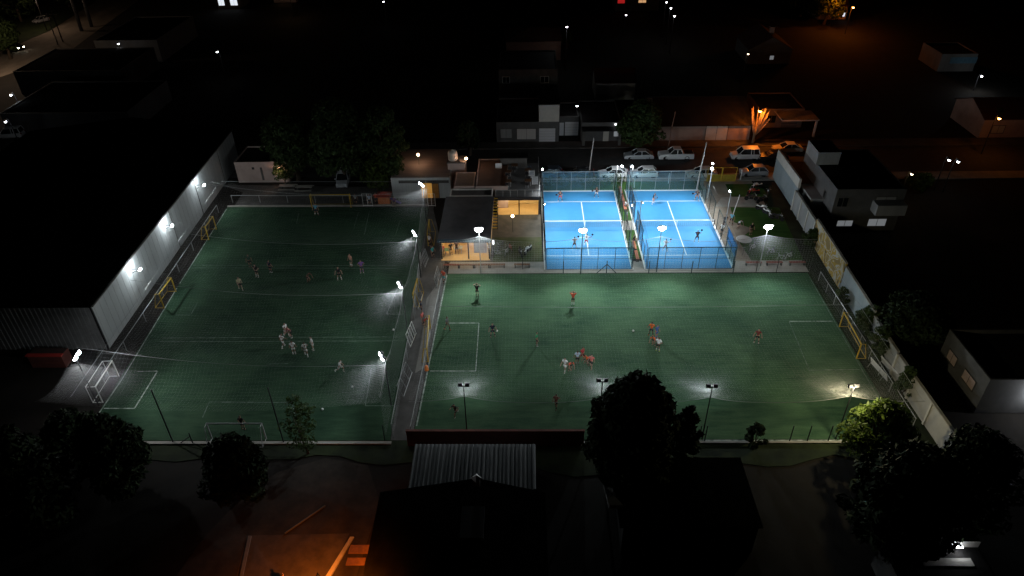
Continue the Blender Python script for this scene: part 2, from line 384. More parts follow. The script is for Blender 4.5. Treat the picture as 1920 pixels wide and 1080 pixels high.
def glass_wall(label, cx, y, front, group):
    """glass end of a court: panes of 2 m with posts and a rail"""
    t = thing('glass_wall', label, 'glass wall', (cx, y, .05), group=group)
    for i in range(5):
        mb = MB(); mb.bx(-5+2*i+.03, -5+2*i+1.97, -.006, .006, .05, 2.95); mb.build('glass_pane', glassP, t)
    m = dgreen if front else galv
    for i in range(6):
        mb = MB(); mb.box((-5+2*i, .0 if front else .05, 1.5), (.07 if i in (0, 5) else .045, .06, 3.0)); mb.build('post', m, t)
    mb = MB(); mb.bx(-5.03, 5.03, -.04, .04, 2.97, 3.05); mb.build('top_rail', m, t)
    if front:
        mb = MB(); mb.bx(-4.95, 4.95, -.03, .03, .03, .09); mb.build('bottom_rail', m, t)
        mb = MB(); mb.bx(-4.95, 4.95, -.015, .015, 1.5, 1.53); mb.build('middle_rail', m, t)
    else:
        mb = MB(); mb.bx(-4.95, 4.95, -.02, .02, 1.9, 1.94); mb.build('middle_rail', m, t)
    return t
Gq = 'glass ends of the blue courts'
glass_wall('near glass end wall with dark green frame of the left blue court', C1, YM-10.05, 1, Gq)
glass_wall('near glass end wall with dark green frame of the right blue court', C2, YM-10.05, 1, Gq)
glass_wall('far glass end wall with pale posts of the left blue court, hedge behind', C1, YM+10.1, 0, Gq)
glass_wall('far glass end wall with pale posts of the right blue court, cars behind', C2, YM+10.1, 0, Gq)

def side_fence(label, x, m, dense=0):
    t = thing('mesh_fence', label, 'fence', (x, YM, .05), group='side fences of the blue courts')
    for s in (-1, 1):
        for k in range(2):
            mb = MB(); y0 = s*(10-2*k); y1 = s*(8.05-2*k); h = 3.0 if k == 0 else 2.0
            mb.bx(-.006, .006, min(y0, y1), max(y0, y1), .05, h-.05); mb.build('glass_pane', glassP, t)
            for yy in (y0,) + ((y1,) if k == 1 else ()):
                mb = MB(); mb.box((0, yy, h/2), (.07, .07, h)); mb.build('post', m, t)
            mb = MB(); mb.bx(-.03, .03, min(y0, y1), max(y0, y1), h-.02, h+.05); mb.build('top_rail', m, t)
    mb = MB(); mesh_panel(mb, (0, -10, 0), (0, 10, 0), 3.05, 4.0, .5, .007)
    mesh_panel(mb, (0, -6, 0), (0, -1, 0), .05, 3.0, .16 if dense else .25, .009); mesh_panel(mb, (0, 1, 0), (0, 6, 0), .05, 3.0, .16 if dense else .25, .009)
    mb.build('mesh', m, t)
    for yy in (-6, -3.5, -1, 1, 3.5, 6):
        mb = MB(); mb.box((0, yy, 1.5), (.07, .07, 3)); mb.build('post', m, t)
    mb = MB(); mb.bx(-.03, .03, -6, -1, 2.96, 3.03); mb.bx(-.03, .03, 1, 6, 2.96, 3.03); mb.build('top_rail', m, t)
side_fence('dark mesh and glass side fence between left blue court and club yard', C1-5.12, black)
side_fence('dark mesh and glass side fence of left blue court along the bench lawn', C1+5.12, black)
side_fence('dark mesh and glass side fence of right blue court along the bench lawn', C2-5.12, black, 1)
side_fence('mesh and glass side fence of right blue court along the motorbike yard', C2+5.12, dgreen)

# ------------------------------------------------------------------ LAMPS
HEADGL = []
def floodlight(x, y, top, aim, power, label, col=(.90, .96, 1), lens=None, heads=2, m=black, arm=.35, size=150, base=0, group='floodlights round the pitches', cat='floodlight', hw=.42, lz=-.1, asp=.4, wallm=None, dome=.14, spill=.06, blend=.8, back=.45, down=0):
    t = thing('floodlight', label, cat, (x, y, base), group=group); lens = lens or lensW
    h = top-base
    mb = MB()
    if wallm: mb.tube((-.9, 0, h), (.1, 0, h), .04); mb.tube((-.9, 0, h-.5), (0, 0, h), .03)
    else: mb.path([(0, 0, 0), (0, 0, h*.6), (0, 0, h)], [.06, .05, .04], 8)
    mb.build('bracket' if wallm else 'pole', m, t)
    if wallm: light('POINT', (-.2, 0, h+.42), power*.42, col, t, soft=.08)
    d = Vector((aim[0]-x, aim[1]-y, 0)).normalized(); sd = Vector((-d.y, d.x, 0)); pit = R(38)
    f = d*math.cos(pit)-Z*math.sin(pit); up = d*math.sin(pit)+Z*math.cos(pit)
    mb = MB(); mb.bar(-sd*(arm+.1)+Z*h, sd*(arm+.1)+Z*h, .06, .06); mb.build('crossarm', m, t)
    for k in range(heads):
        o = (sd*(arm*(2*k/(heads-1)-1)) if heads > 1 else Vector((0, 0, 0))) + d*.12+Z*(h+.05)
        def P(a, b, c): return o+sd*a+up*b+f*c
        w, hh, dp = hw/2, hw*asp, .10
        vs = [P(-w, -hh, 0), P(w, -hh, 0), P(w, hh, 0), P(-w, hh, 0), P(-w*.7, -hh*.7, -dp*1.6), P(w*.7, -hh*.7, -dp*1.6), P(w*.7, hh*.7, -dp*1.6), P(-w*.7, hh*.7, -dp*1.6)]
        mb = MB()._add(vs, [(7, 6, 5, 4), (0, 1, 5, 4), (1, 2, 6, 5), (2, 3, 7, 6), (3, 0, 4, 7)]); hd = mb.build('lamp_head', m, t)
        mb = MB(); ring = []; nr, na = 4, 12
        for ri in range(nr+1):
            q_ = ri/nr*math.pi/2
            for ai in range(na): ring.append(P(w*.92*math.cos(q_)*math.cos(ai*2*math.pi/na), hh*.92*math.cos(q_)*math.sin(ai*2*math.pi/na), .004+dome*math.sin(q_)))
        mb._add(ring, [(ri*na+ai, ri*na+(ai+1) % na, (ri+1)*na+(ai+1) % na, (ri+1)*na+ai) for ri in range(nr) for ai in range(na)]); mb.build('lens', lens, hd, True)
    lo = Vector((0, 0, h+lz))+d*(.26+dome)
    a = Vector(aim)-Vector((x, y, base))
    lq = bpy.data.lights
    sp_ = light('SPOT', lo, power, col, t, None, size=size, blend=blend); sp_.rotation_euler = (a-lo).to_track_quat('-Z', 'Y').to_euler()
    if spill: light('POINT', Vector((0, 0, h-.02))+d*back, power*spill, col, t, soft=.10)
    if down: light('SPOT', Vector((0, 0, h-.05))+d*.5, power*down, col, t, Vector((0, 0, 0)), size=130)
    return t
cool = (.86, .96, 1.0); warm = (1, .86, .52)
LY = [46.9, 57.9, 68.0, 80.2]; LX = [-12.5, -12.5, -12.3, -13.0]
desc = ['nearest the white ball end of the left pitch', 'between the two pitches by the white gate rack', 'beside the club building edge of the left pitch', 'in front of the orange lit shed door']
for i, (x, y) in enumerate(zip(LX, LY)):
    floodlight(x, y, 6.0, (-36, y-(11, 10, 9, 16)[i], 0), [1300, 1300, 1100, 600][i], f'black pole floodlight facing the left pitch, {desc[i]}', cool, size=118, hw=.52, dome=.22)
for i, (u, v, z, p) in enumerate(((260, 505, 4.2, 1500), (320, 423, 4.2, 1500), (380, 347, 4.2, 1150))):
    q = G(u, v, z)
    floodlight(q.x, q.y, z, (-27, q.y-2, 0), p*.42, ['lit floodlight before the middle of the warehouse wall', 'brightest lit floodlight on the warehouse side, beside the far yellow goal', 'farthest lit floodlight on the warehouse side, near its back end'][i], cool, hw=.46, dome=.2, size=160, wallm=1, heads=1, asp=.5)
q = G(140, 667, 6)
floodlight(q.x, q.y, 6, (-16, 50, 1), 2600, 'dazzling floodlight by the near corner of the ribbed warehouse', (.95, .96, 1), size=125, spill=.12, hw=.6, dome=.25)
RB = [(-5.3, 68.8), (6.4, 68.5), (15.3, 68.9), (27.2, 69.0)]
dB = ['before the yellow lit club porch', 'in front of the left blue court', 'in front of the right blue court', 'before the parked motorbikes and round table']
for i, (x, y) in enumerate(RB):
    floodlight(x, y, 6.0, (x+(1, 0, 0, -1)[i], 55, 0), [3600, 4000, 4000, 2900][i], f'glaring floodlight facing the camera {dB[i]}', cool, m=galv if i in (0, 3) else dgreen, hw=.95, arm=.3, heads=1, asp=.5, dome=.3, spill=.02, size=125, down=.16)
RFp = [(-5.2, 42.9), (6.3, 43.4), (15.2, 42.7), (26.7, 42.7)]
dF = ['with its back to the camera near the red wall', 'half hidden by the big dark front tree', 'with its back to the camera right of the big dark tree', 'giving warm light above the bright yellow green tree']
for i, (x, y) in enumerate(RFp):
    floodlight(x, y, 6.1, (x+(0, 0, 0, -3)[i], 64, 0), [1250, 1150, 1550, 1700][i], f'black pole floodlight {dF[i]}', warm if i == 3 else cool, lens=lensWm if i == 3 else lensW, arm=.28, size=110, spill=.6 if i == 3 else .03, back=-.35 if i == 3 else .45)
# padel lights (slim masts at the sides of the courts)
PL = [(C1-5.35, 84.3, 'left blue court beside the club terrace', 0), (C1-5.35, 74.6, 'left blue court beside the bicycles', 0), (C1+5.4, 85.0, 'left blue court above the benches, farther one', 1), (C1+5.4, 74.2, 'left blue court above the benches, nearer one', 1),
      (C2-5.45, 85.0, 'right blue court above the grass strip, farther one', 1), (C2-5.45, 74.8, 'right blue court above the grass strip, nearer one', 1), (C2+5.5, 85.6, 'right blue court near the yellow gate', 1), (C2+5.9, 77.6, 'right blue court beside the yard people', 1)]
for (x, y, w, lit) in PL:
    cx = C1 if x < 13 else C2
    floodlight(x, y, 6.0, (cx+(x-cx)*.05, y+(YM-y)*.45, 0), 2700, f'slim mast lamp over the {w}', (.88, .95, 1), heads=1, hw=.34, m=galv if lit else black, group='mast lamps of the blue courts', size=145, arm=.1, spill=0, blend=1.0)

# ------------------------------------------------------------------ NETS over the pitches
def strand(mb, pts, r): mb.path(pts, r, 3)
def net(label, Pf, n, m, sub_s, sub_t, r, cat='sports net', kind=None):
    """Pf(s,t)->point; n strands along t, m strands along s"""
    mb = MB()
    for i in range(n+1): strand(mb, [Pf(i/n, j/sub_t) for j in range(sub_t+1)], r)
    for j in range(m+1): strand(mb, [Pf(i/sub_s, j/m) for i in range(sub_s+1)], r)
    return mb
def ridge_z(t, ys, yv, span):
    """height drop below the cables for a net lying over cables at ys"""
    d = min(abs(yv-y) for y in ys)
    return d
CELL = .33
def LFp(s, t):
    x0, x1 = -41.6, -12.45; x = x0+(x1-x0)*s; y = 42.7+(85.6-42.7)*t
    sk = 2.6*(1-s)                         # wall side cables sit a little farther back
    ys = [44.0-2, 46.9+sk, 57.9+sk, 68.0+sk, 80.2+sk, 88]
    zc = 4.9-1.0*math.sin(math.pi*s)       # cable sag across the pitch
    k = max(i for i in range(len(ys)) if ys[i] <= y+1e-6 or i == 0); k = min(k, len(ys)-2)
    a, b = ys[k], ys[k+1]; f = min(max((y-a)/(b-a), 0), 1)
    z = zc-1.2*(4*f*(1-f))**1.15
    dl = min(math.hypot(x-p, (y-q)) for p, q in [(-12.5, v) for v in LY]+[(-40.3, 47.0), (-41.3, 63.0), (-41.4, 72.6), (-41.5, 83.6)])
    return Vector((x, y, z+.75*math.exp(-dl/1.4)))
mb = net('', LFp, int(29.1/CELL), int(42.9/CELL), 30, 60, .0013)
nt = thing('overhead_net', 'pale net stretched over the whole left pitch, sagging between cables', 'sports net')
mb.build('mesh', netW, nt)
mb = MB()
for v in LY:
    mb.path([Vector((LFp(i/24, 0).x, v+2.6*(1-i/24), 4.93-1.0*math.sin(math.pi*i/24))) for i in range(25)], .012, 4)
mb.build('cable', galv, nt)
def RFpf(s, t):
    x = -9.9+(33.0-(-9.9))*s; y = 42.8+(68.75-42.8)*t
    z = 4.35-1.1*math.sin(math.pi*t)-.25*math.sin(math.pi*s)
    for (a, b) in RB+RFp:
        z += .85*math.exp(-math.hypot(x-a, y-b)/2.2)
    return Vector((x, y, z))
mb = net('', RFpf, int(42.9/CELL), int(25.95/CELL), 60, 34, .0012)
nt2 = thing('overhead_net', 'pale net stretched over the whole right pitch, peaked at lamp posts', 'sports net')
mb.build('mesh', netW, nt2)
mb = MB()
for t_ in (0, 1): mb.path([RFpf(i/90, t_) for i in range(91)], .016, 4)
mb.path([RFpf(i/60, .58)+Vector((0, 0, .02)) for i in range(61)], .012, 4)
mb.build('cable', galv, nt2)
# extra dense cords round every lamp, added to make the net glow there
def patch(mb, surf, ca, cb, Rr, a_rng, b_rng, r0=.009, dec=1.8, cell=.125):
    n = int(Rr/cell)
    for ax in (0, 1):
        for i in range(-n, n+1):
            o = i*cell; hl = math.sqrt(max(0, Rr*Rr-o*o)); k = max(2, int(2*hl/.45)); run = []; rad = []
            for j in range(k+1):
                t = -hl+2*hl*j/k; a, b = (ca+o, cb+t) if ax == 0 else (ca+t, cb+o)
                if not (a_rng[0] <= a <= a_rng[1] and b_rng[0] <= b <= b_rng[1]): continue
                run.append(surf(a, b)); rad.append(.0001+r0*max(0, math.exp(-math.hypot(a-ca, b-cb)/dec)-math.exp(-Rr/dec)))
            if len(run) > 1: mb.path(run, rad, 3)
sL = lambda x, y: LFp((x+41.6)/29.15, (y-42.7)/42.9)+Vector((0, 0, .015))
sR = lambda x, y: RFpf((x+9.9)/42.9, (y-42.8)/25.95)+Vector((0, 0, .015))
def rf(par): mb.build('glow_netting', netW, par)
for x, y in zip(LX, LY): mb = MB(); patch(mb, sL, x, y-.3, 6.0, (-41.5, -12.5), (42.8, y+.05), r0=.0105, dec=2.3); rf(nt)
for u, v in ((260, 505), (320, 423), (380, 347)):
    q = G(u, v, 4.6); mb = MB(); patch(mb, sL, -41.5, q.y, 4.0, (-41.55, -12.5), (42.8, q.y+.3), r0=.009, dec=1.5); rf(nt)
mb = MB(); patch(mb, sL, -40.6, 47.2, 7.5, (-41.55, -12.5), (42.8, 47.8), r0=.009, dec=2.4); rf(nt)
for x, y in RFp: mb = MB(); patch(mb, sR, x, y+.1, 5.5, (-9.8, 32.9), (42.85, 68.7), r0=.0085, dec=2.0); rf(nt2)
# hanging side nets
def hang(label, pts, zt, cell, r, m=netW, pc=0):
    P_ = [Vector(p) for p in pts]
    seg = [(P_[i+1]-P_[i]).length for i in range(len(P_)-1)]; tot = sum(seg)
    def at(s):
        d = s*tot
        for i, l in enumerate(seg):
            if d <= l or i == len(seg)-1: return P_[i].lerp(P_[i+1], min(1, d/l)), i, min(1, d/l)
            d -= l
    def Pf(s, t):
        p, i, f = at(s); top = zt(p) if callable(zt) else zt; top -= .0
        return Vector((p.x, p.y, .1+(top-.1)*t))
    o = thing('hanging_net', label, 'sports net', group='hanging side nets')
    net('', Pf, int(tot/cell), int(4.8/cell), int(tot/1.2), 3, r).build('mesh', m, o)
    mb = MB(); mb.path([Pf(i/60, 1) for i in range(61)], .014, 4); mb.build('cable', galv, o)
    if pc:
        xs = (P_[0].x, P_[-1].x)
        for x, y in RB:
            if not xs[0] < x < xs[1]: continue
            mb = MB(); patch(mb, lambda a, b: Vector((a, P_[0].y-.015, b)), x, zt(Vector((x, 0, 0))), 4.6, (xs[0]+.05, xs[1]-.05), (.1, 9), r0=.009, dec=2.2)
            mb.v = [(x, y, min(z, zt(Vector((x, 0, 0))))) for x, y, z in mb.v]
            mb.build('glow_netting', m, o)      # added glow cords, trimmed to the sagging top edge
hang('tall side net hanging along the floodlight poles of the left pitch', [(-12.4, 43.2, 0), (-12.45, 57.9, 0), (-12.3, 68, 0), (-13.0, 80.2, 0), (-13.3, 85.4, 0)],
     lambda p: 4.9-.35*math.sin(math.pi*min(1, abs(min((p.y-y for y in LY), key=abs))/6))+.5*math.exp(-min(abs(p.y-y) for y in LY)/1.6), .34, .0024)
hang('tall net hanging between the right pitch and the club yard', [(-9.9, 68.76, 0), (2.2, 68.76, 0)], lambda p: RFpf((p.x+9.9)/42.9, 1).z, .30, .0034, pc=1)
hang('tall net hanging before the two blue courts', [(2.3, 68.76, 0), (24.6, 68.76, 0)], lambda p: RFpf((p.x+9.9)/42.9, 1).z, .34, .0018)
hang('tall net hanging before the motorbike lawn', [(24.7, 68.76, 0), (33.0, 68.76, 0)], lambda p: RFpf((p.x+9.9)/42.9, 1).z, .30, .0034, pc=1)
hang('tall net hanging at the mural end of the right pitch', [(33.0, 42.9, 0), (33.0, 68.7, 0)], 4.2, .3, .0014)
hang('net hanging before the warehouse wall of the left pitch', [(-40.0, 44.5, 0), (-41.8, 85.4, 0)], 3.4, .3, .0014, netD)
hang('net hanging behind the far yellow goal of the left pitch', [(-41.4, 86.3, 0), (-13.4, 85.7, 0)], 3.6, .3, .0014, netD)

# single posts
def post(u, v, h, label, m=black, r=.05, group='posts of the pitch fences', brace=None, name='fence_post', z0=0):
    p = G(u, v); o = MB(); o.path([(0, 0, 0), (0, 0, h*.5), (0, 0, h)], [r, r, r*.85], 8)
    if brace:
        for s in brace: o.tube((s*1.2, 0, 0), (0, 0, h*.75), r*.8)
    o.lathe([(r*1.25, h), (r*.6, h+.03), (.001, h+.05)], (0, 0, 0), 8)
    return o.build(name, m, None, False, (p.x, p.y, z0), label=label, cat='post', group=group)
post(325, 830, 6.3, 'tall thin dark pole standing left of the near white goal', r=.06, name='net_pole')
post(532, 830, 6.5, 'tall thin dark pole standing right of the near white goal', r=.06, name='net_pole')
post(748, 762, 5.5, 'tall dark pole leaning over the near end of the walkway', r=.06, name='net_pole') if False else None
for u, lb in ((1056, 'short dark fence post before the left blue court'), (1216, 'short dark fence post before the right blue court, left one'), (1296, 'short dark fence post before the middle of the right blue court'), (1374, 'short dark fence post at the corner of the right blue court')):
    post(u, 513, 1.7, lb, dgreen, .055)
post(1137, 513, 1.75, 'dark fence post with two slanted braces between the blue courts', dgreen, .055, brace=(-1, 1))
for u, v, lb in ((980, 505, 'thin dark fence post beside the brown bench of the club yard'), (1417, 512, 'thin dark fence post before the left red bench of the lawn'), (1455, 512, 'thin dark fence post before the right red bench of the lawn')): post(u, v, 2.0, lb, black, .04)
for u, lb in ((1310, 'short dark post by the near kerb, right beside the big dark tree'), (1321, 'second short dark post by the near kerb from the big tree'), (1480, 'short dark post by the near kerb, right of the round bush'), (1513, 'short dark post by the near kerb midway to the yellow green tree'), (1552, 'short dark post by the near kerb beside the yellow green tree')):
    post(u, 828, 1.9, lb, black, .05)
post(362, 832, 1.3, 'short dark braced post left behind the near white goal', black, .05, brace=(-1,))
post(722, 828, 2.0, 'short dark post at the near right corner of the left pitch', black, .05)
def rail_fence(label, pts, h, m=galv, mesh=True, every=2.4, rail=True):
    o = thing('pitch_fence', label, 'fence', group='low fences round the pitches')
    P_ = [Vector((p[0], p[1], 0)) for p in pts]; mbm = MB(); mbr = MB()
    for a, b in zip(P_[:-1], P_[1:]):
        n = max(1, round((b-a).length/every))
        for i in range(n+1):
            q = a.lerp(b, i/n); mb = MB(); mb.tube((q.x, q.y, 0), (q.x, q.y, h), .035); mb.build('post', m, o)
        mbr.tube(a+Z*h, b+Z*h, .03); mesh_panel(mbm, a, b, .05, h-.03, .28, .0045)
    mbr.build('top_rail', m, o)
    if mesh: mbm.build('mesh', m, o)
rail_fence('pale wire fence along the walkway side of the left pitch, nearer half', [(-11.75, 43), (-11.9, 56)], 1.6)
rail_fence('pale wire fence along the walkway side of the left pitch, farther half', [(-12.0, 60), (-12.6, 71)], 1.6)
rail_fence('pale wire fence along the walkway side of the right pitch', [(-10.1, 43), (-9.6, 66)], 1.3)
rail_fence('dark low rail fence behind the far yellow goal', [(-41, 87.0), (-13.6, 86.4)], 1.1, galv, mesh=False, every=4)
rail_fence('white railing between right pitch and the muralled wall', [(33.8, 44), (33.5, 67)], 1.2, galv)
rail_fence('low railing beside the foot of the warehouse wall', [(-40.8, 50), (-41.9, 84)], 1.2, galv, mesh=False, every=5)
# ------------------------------------------------------------------ GOALS
def goal(p, q, h, m, label, depth=1.0, box=False, netm=netD):
    p = Vector((p[0], p[1], 0)); q = Vector((q[0], q[1], 0)); d = (q-p); w = d.length; ang = math.atan2(d.y, d.x)
    o = thing('football_goal', label, 'football goal', (p.x, p.y, .02), ang, group='football goals')
    for x in (0, w):
        mb = MB(); mb.tube((x, 0, 0), (x, 0, h+.05), .065, n=8); mb.build('goal_post', m, o)
    mb = MB(); mb.tube((0, 0, h), (w, 0, h), .065, n=8); mb.build('crossbar', m, o)
    dt = depth if box else depth*.45; mb = MB()
    for x in (0, w):
        mb.path([(x, 0, h), (x, dt, h), (x, depth, .04), (x, 0, .04)], .03, 6)
    mb.tube((0, depth, .04), (w, depth, .04), .03)
    if box: mb.tube((0, dt, h), (w, dt, h), .04)
    mb.build('back_frame', m, o)
    mb = MB(); n = int(w/.22)
    for i in range(n+1):
        x = w*i/n; mb.path([(x, 0, h), (x, dt, h), (x, depth, .04)], .005, 3)
    for k in range(9):
        f = k/8; mb.tube((0, dt+(depth-dt)*f, h+(.04-h)*f), (w, dt+(depth-dt)*f, h+(.04-h)*f), .005, n=3, cap=False)
    mb.build('net', netm, o)
def G2(u, v, z=0): a = G(u, v, z); return (a.x, a.y)
goal((-29.4, 85.3), (-24.0, 85.3), 1.95, yellow, 'yellow goal at the far end of the left pitch, goalkeeper beside it', .9)
goal(G2(406, 430), G2(392, 450), 1.9, yellow, 'yellow goal by the warehouse wall, the farther one')  if False else goal(G2(392, 450), G2(406, 430), 1.9, yellow, 'yellow goal by the warehouse wall, the farther one')
goal(G2(308, 578), G2(330, 547), 1.9, yellow, 'yellow goal by the warehouse wall, the nearer one')
goal(G2(193, 755), G2(223, 706), 2.0, white, 'white box shaped goal by the near warehouse corner', .9, True)
goal((-27.6, 42.75), (-22.6, 42.75), 2.0, white, 'white goal at the near end of the left pitch, dark keeper inside', -1.0) if False else goal((-22.9, 42.75), (-27.7, 42.75), 1.9, galv, 'white goal at the near end of the left pitch, keeper in front', 1.0)
goal((-12.35, 78.5), (-12.2, 75), 1.8, yellow, 'slim yellow goal on the walkway side of the left pitch, farthest', .7)
goal(tuple(G(782, 523, 1.8))[:2], tuple(G(774, 551, 1.8))[:2], 1.8, yellow, 'slim yellow goal on the walkway side of the left pitch, beside the blue rack', .6)
goal(G2(807, 617), G2(803, 679), 1.75, yellow, 'yellow goal at the walkway end of the right pitch', -.7) if False else goal(G2(803, 679), G2(807, 617), 1.75, yellow, 'yellow goal at the walkway end of the right pitch', .6)
goal((32.75, 58.4), (32.55, 53.3), 1.85, yellow, 'yellow goal at the mural wall end of the right pitch', .9)

def rack(u, v, w, h, rz, label, m=galv, bars=3, tilt=0, cat='rack', name='metal_rack'):
    p = G(u, v); o = thing(name, label, cat, (p.x, p.y, .02), rz)
    mb = MB(); mb.path([(0, 0, 0), (0, tilt, h), (w, tilt, h), (w, 0, 0)], .03, 6); mb.tube((0, 0, .1), (w, 0, .1), .04); mb.build('frame', m, o)
    for i in range(1, bars):
        f = i/bars; mb = MB(); mb.tube((w*f, 0, .1), (w*f, tilt, h), .03); mb.build('bar', m, o)
    mb = MB()
    for j in range(1, 4): mb.tube((0, tilt*j/4, h*j/4), (w, tilt*j/4, h*j/4), .006, n=3)
    mb.build('mesh', m, o)
rack(681.5, 387, 1.3, 1.9, 0, 'white framed wire gate beside the far yellow goal', white, 2, cat='gate', name='wire_gate')
rack(803, 387, 1.0, 1.9, 0, 'white framed wire gate at the far end of the walkway', white, 2, cat='gate', name='wire_gate')
rack(770, 651, 2.2, 1.6, R(82), 'white ladder shaped gate rack halfway along the walkway', white, 4, .35)
rack(797, 502, 1.9, 1.5, R(84), 'white ladder shaped rack at the farther part of the walkway', galv, 4, .3)
rack(784, 580, 2.6, 1.5, R(86), 'pale blue grey framed shelter frame beside the slim yellow goal', galv, 2, .5)
rack(757, 745, 3.4, 1.4, R(84), 'grey framed shelter frame at the nearer part of the walkway', galv, 3, .5)
rack(819, 540, 2.6, 1.3, R(88), 'narrow pale rack beside the orange bib player', galv, 4, .2)

# ------------------------------------------------------------------ BENCHES, TABLES, CHAIRS
def bench(x, y, L_, label, m, rz=0, group='benches along the path', back=False):
    o = thing('bench', label, 'bench', (x, y, .03), rz, group=group)
    mb = MB(); mb.box((0, -.1, .44), (L_, .16, .05)); mb.box((0, .1, .44), (L_, .16, .05)); mb.build('seat', m, o)
    for s in (-1, 1):
        mb = MB(); mb.box((s*(L_/2-.12), 0, .21), (.10, .36, .42)); mb.build('leg', concD if m is not white else white, o)
    return o
for u, lb in ((846, 'red topped bench left of the yellow porch, beside the orange bib player'), (874, 'brown bench before the yellow porch'), (903, 'brown bench in the net glow before the club'), (932, 'brown bench right of the club lamp mast'), (979, 'brown bench at the left corner of the left blue court')):
    p = G(u, 508); bench(p.x, 70.0, 1.9, lb, wood if u == 846 else woodB)
for u, lb in ((1413, 'dark red bench nearest the right blue court'), (1452, 'dark red bench, middle of three before the lawn'), (1495, 'dark red bench farthest right before the lawn')):
    p = G(u, 500); bench(p.x, 70.2, 1.9, lb, wood)
for k, y in enumerate((89.0, 86.6, 84.4, 74.3, 72.0)):
    bench(C1+5.95, y, 2.0, ['farthest terracotta bench in the grass strip between blue courts', 'second terracotta bench from the far end of the grass strip', 'third terracotta bench of the grass strip, beside the seated man', 'terracotta bench near the front of the grass strip', 'nearest terracotta bench of the grass strip'][k], mat('terracotta', (.36, .12, .07), .7, var=.15, scale=3), R(90), 'benches between the blue courts')

def chair(loc, rz, label, m=black, group='chairs of the club terrace'):
    o = thing('chair', label, 'chair', loc, rz, group)
    mb = MB(); mb.box((0, 0, .44), (.44, .42, .04)); mb.build('seat', m, o)
    mb = MB(); mb.box((0, .21, .68), (.42, .04, .40), rx=R(-8)); mb.build('backrest', m, o)
    for sx in (-1, 1):
        for sy in (-1, 1):
            mb = MB(); mb.tube((sx*.19, sy*.18, 0), (sx*.17, sy*.16, .44), .018); mb.build('leg', galv, o)
    return o
def table(loc, rz, label, w=1.1, d=.75, m=woodB, round_=False, group=None, cat='table'):
    o = thing('table', label, cat, loc, rz, group)
    mb = MB()
    if round_: mb.lathe([(.001, .70), (w*.48, .70), (w*.5, .72), (w*.48, .75), (.001, .75)], n=24)
    else: mb.box((0, 0, .73), (w, d, .04))
    mb.build('tabletop', m, o)
    for sx in (-1, 1):
        for sy in (-1, 1):
            mb = MB(); mb.tube((sx*w*.36, sy*d*.36, 0), (sx*w*.34, sy*d*.34, .71), .025); mb.build('leg', galv, o)
    return o
p = G(1393, 458); table((p.x, p.y, .02), 0, 'round white plastic table on the lawn beside the blue screen', 1.9, 1.5, plast, True)

# ------------------------------------------------------------------ WAREHOUSE
wh = thing('warehouse', 'long dark roofed warehouse with grey sheet side wall lit along the left pitch', 'warehouse')
xa, ya, xb, yb, HW = -42.95, 55.1, -44.45, 100.2, 5.5
mb = MB(); n = 90
for i in range(n):                       # side wall of narrow vertical sheets
    f0, f1 = i/n, (i+1)/n; e = .012 if i % 2 else 0
    p0 = Vector((xa+(xb-xa)*f0+e, ya+(yb-ya)*f0, 0)); p1 = Vector((xa+(xb-xa)*f1+e, ya+(yb-ya)*f1, 0))
    mb.quad(p0, p1, p1+Z*HW, p0+Z*HW)
mb.build('side_wall', metalw, wh)
mb = MB(); n = 64
for i in range(n):                       # gable end with broad ribs
    x0 = -43.0-i*.5
    mb.bx(x0-.5, x0, 55.15, 55.25, 0, HW); mb.bx(x0-.24, x0-.12, 55.05, 55.15, 0, HW)
mb.build('front_wall', rib, wh)
mb = MB(); mb.bar((xa+.02, ya-.02, 0), (xa+.02, ya-.02, HW), .16, .16); mb.build('corner_post', black, wh)
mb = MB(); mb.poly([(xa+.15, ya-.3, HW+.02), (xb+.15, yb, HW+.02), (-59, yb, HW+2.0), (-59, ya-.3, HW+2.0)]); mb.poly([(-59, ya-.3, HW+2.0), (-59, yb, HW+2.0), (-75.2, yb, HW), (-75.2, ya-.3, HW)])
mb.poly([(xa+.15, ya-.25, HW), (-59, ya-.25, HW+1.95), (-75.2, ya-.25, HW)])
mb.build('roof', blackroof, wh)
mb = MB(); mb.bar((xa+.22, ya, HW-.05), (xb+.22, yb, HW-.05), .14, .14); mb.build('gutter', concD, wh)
for f in (.44, .63, .84):
    mb = MB(); x = xa+(xb-xa)*f+.12; y = ya+(yb-ya)*f; mb.tube((x, y, 0), (x, y, HW-.1), .05); mb.build('downpipe', concD, wh)
# red low parapet hut and pale strip at the far left
p = G(82, 668, 1.5); o = thing('hut', 'low dark red hut with a bright red roof edge beside the warehouse front', 'hut', (p.x, p.y, 0))
mb = MB(); mb.bx(-1.7, 1.7, 0, 1.3, 0, 1.5); mb.build('wall', redw, o)
mb = MB(); mb.bx(-1.8, 1.8, -.12, .3, 1.503, 1.62); mb.build('roof', mat('red_sheet', (.5, .05, .04), .6, var=.1), o)

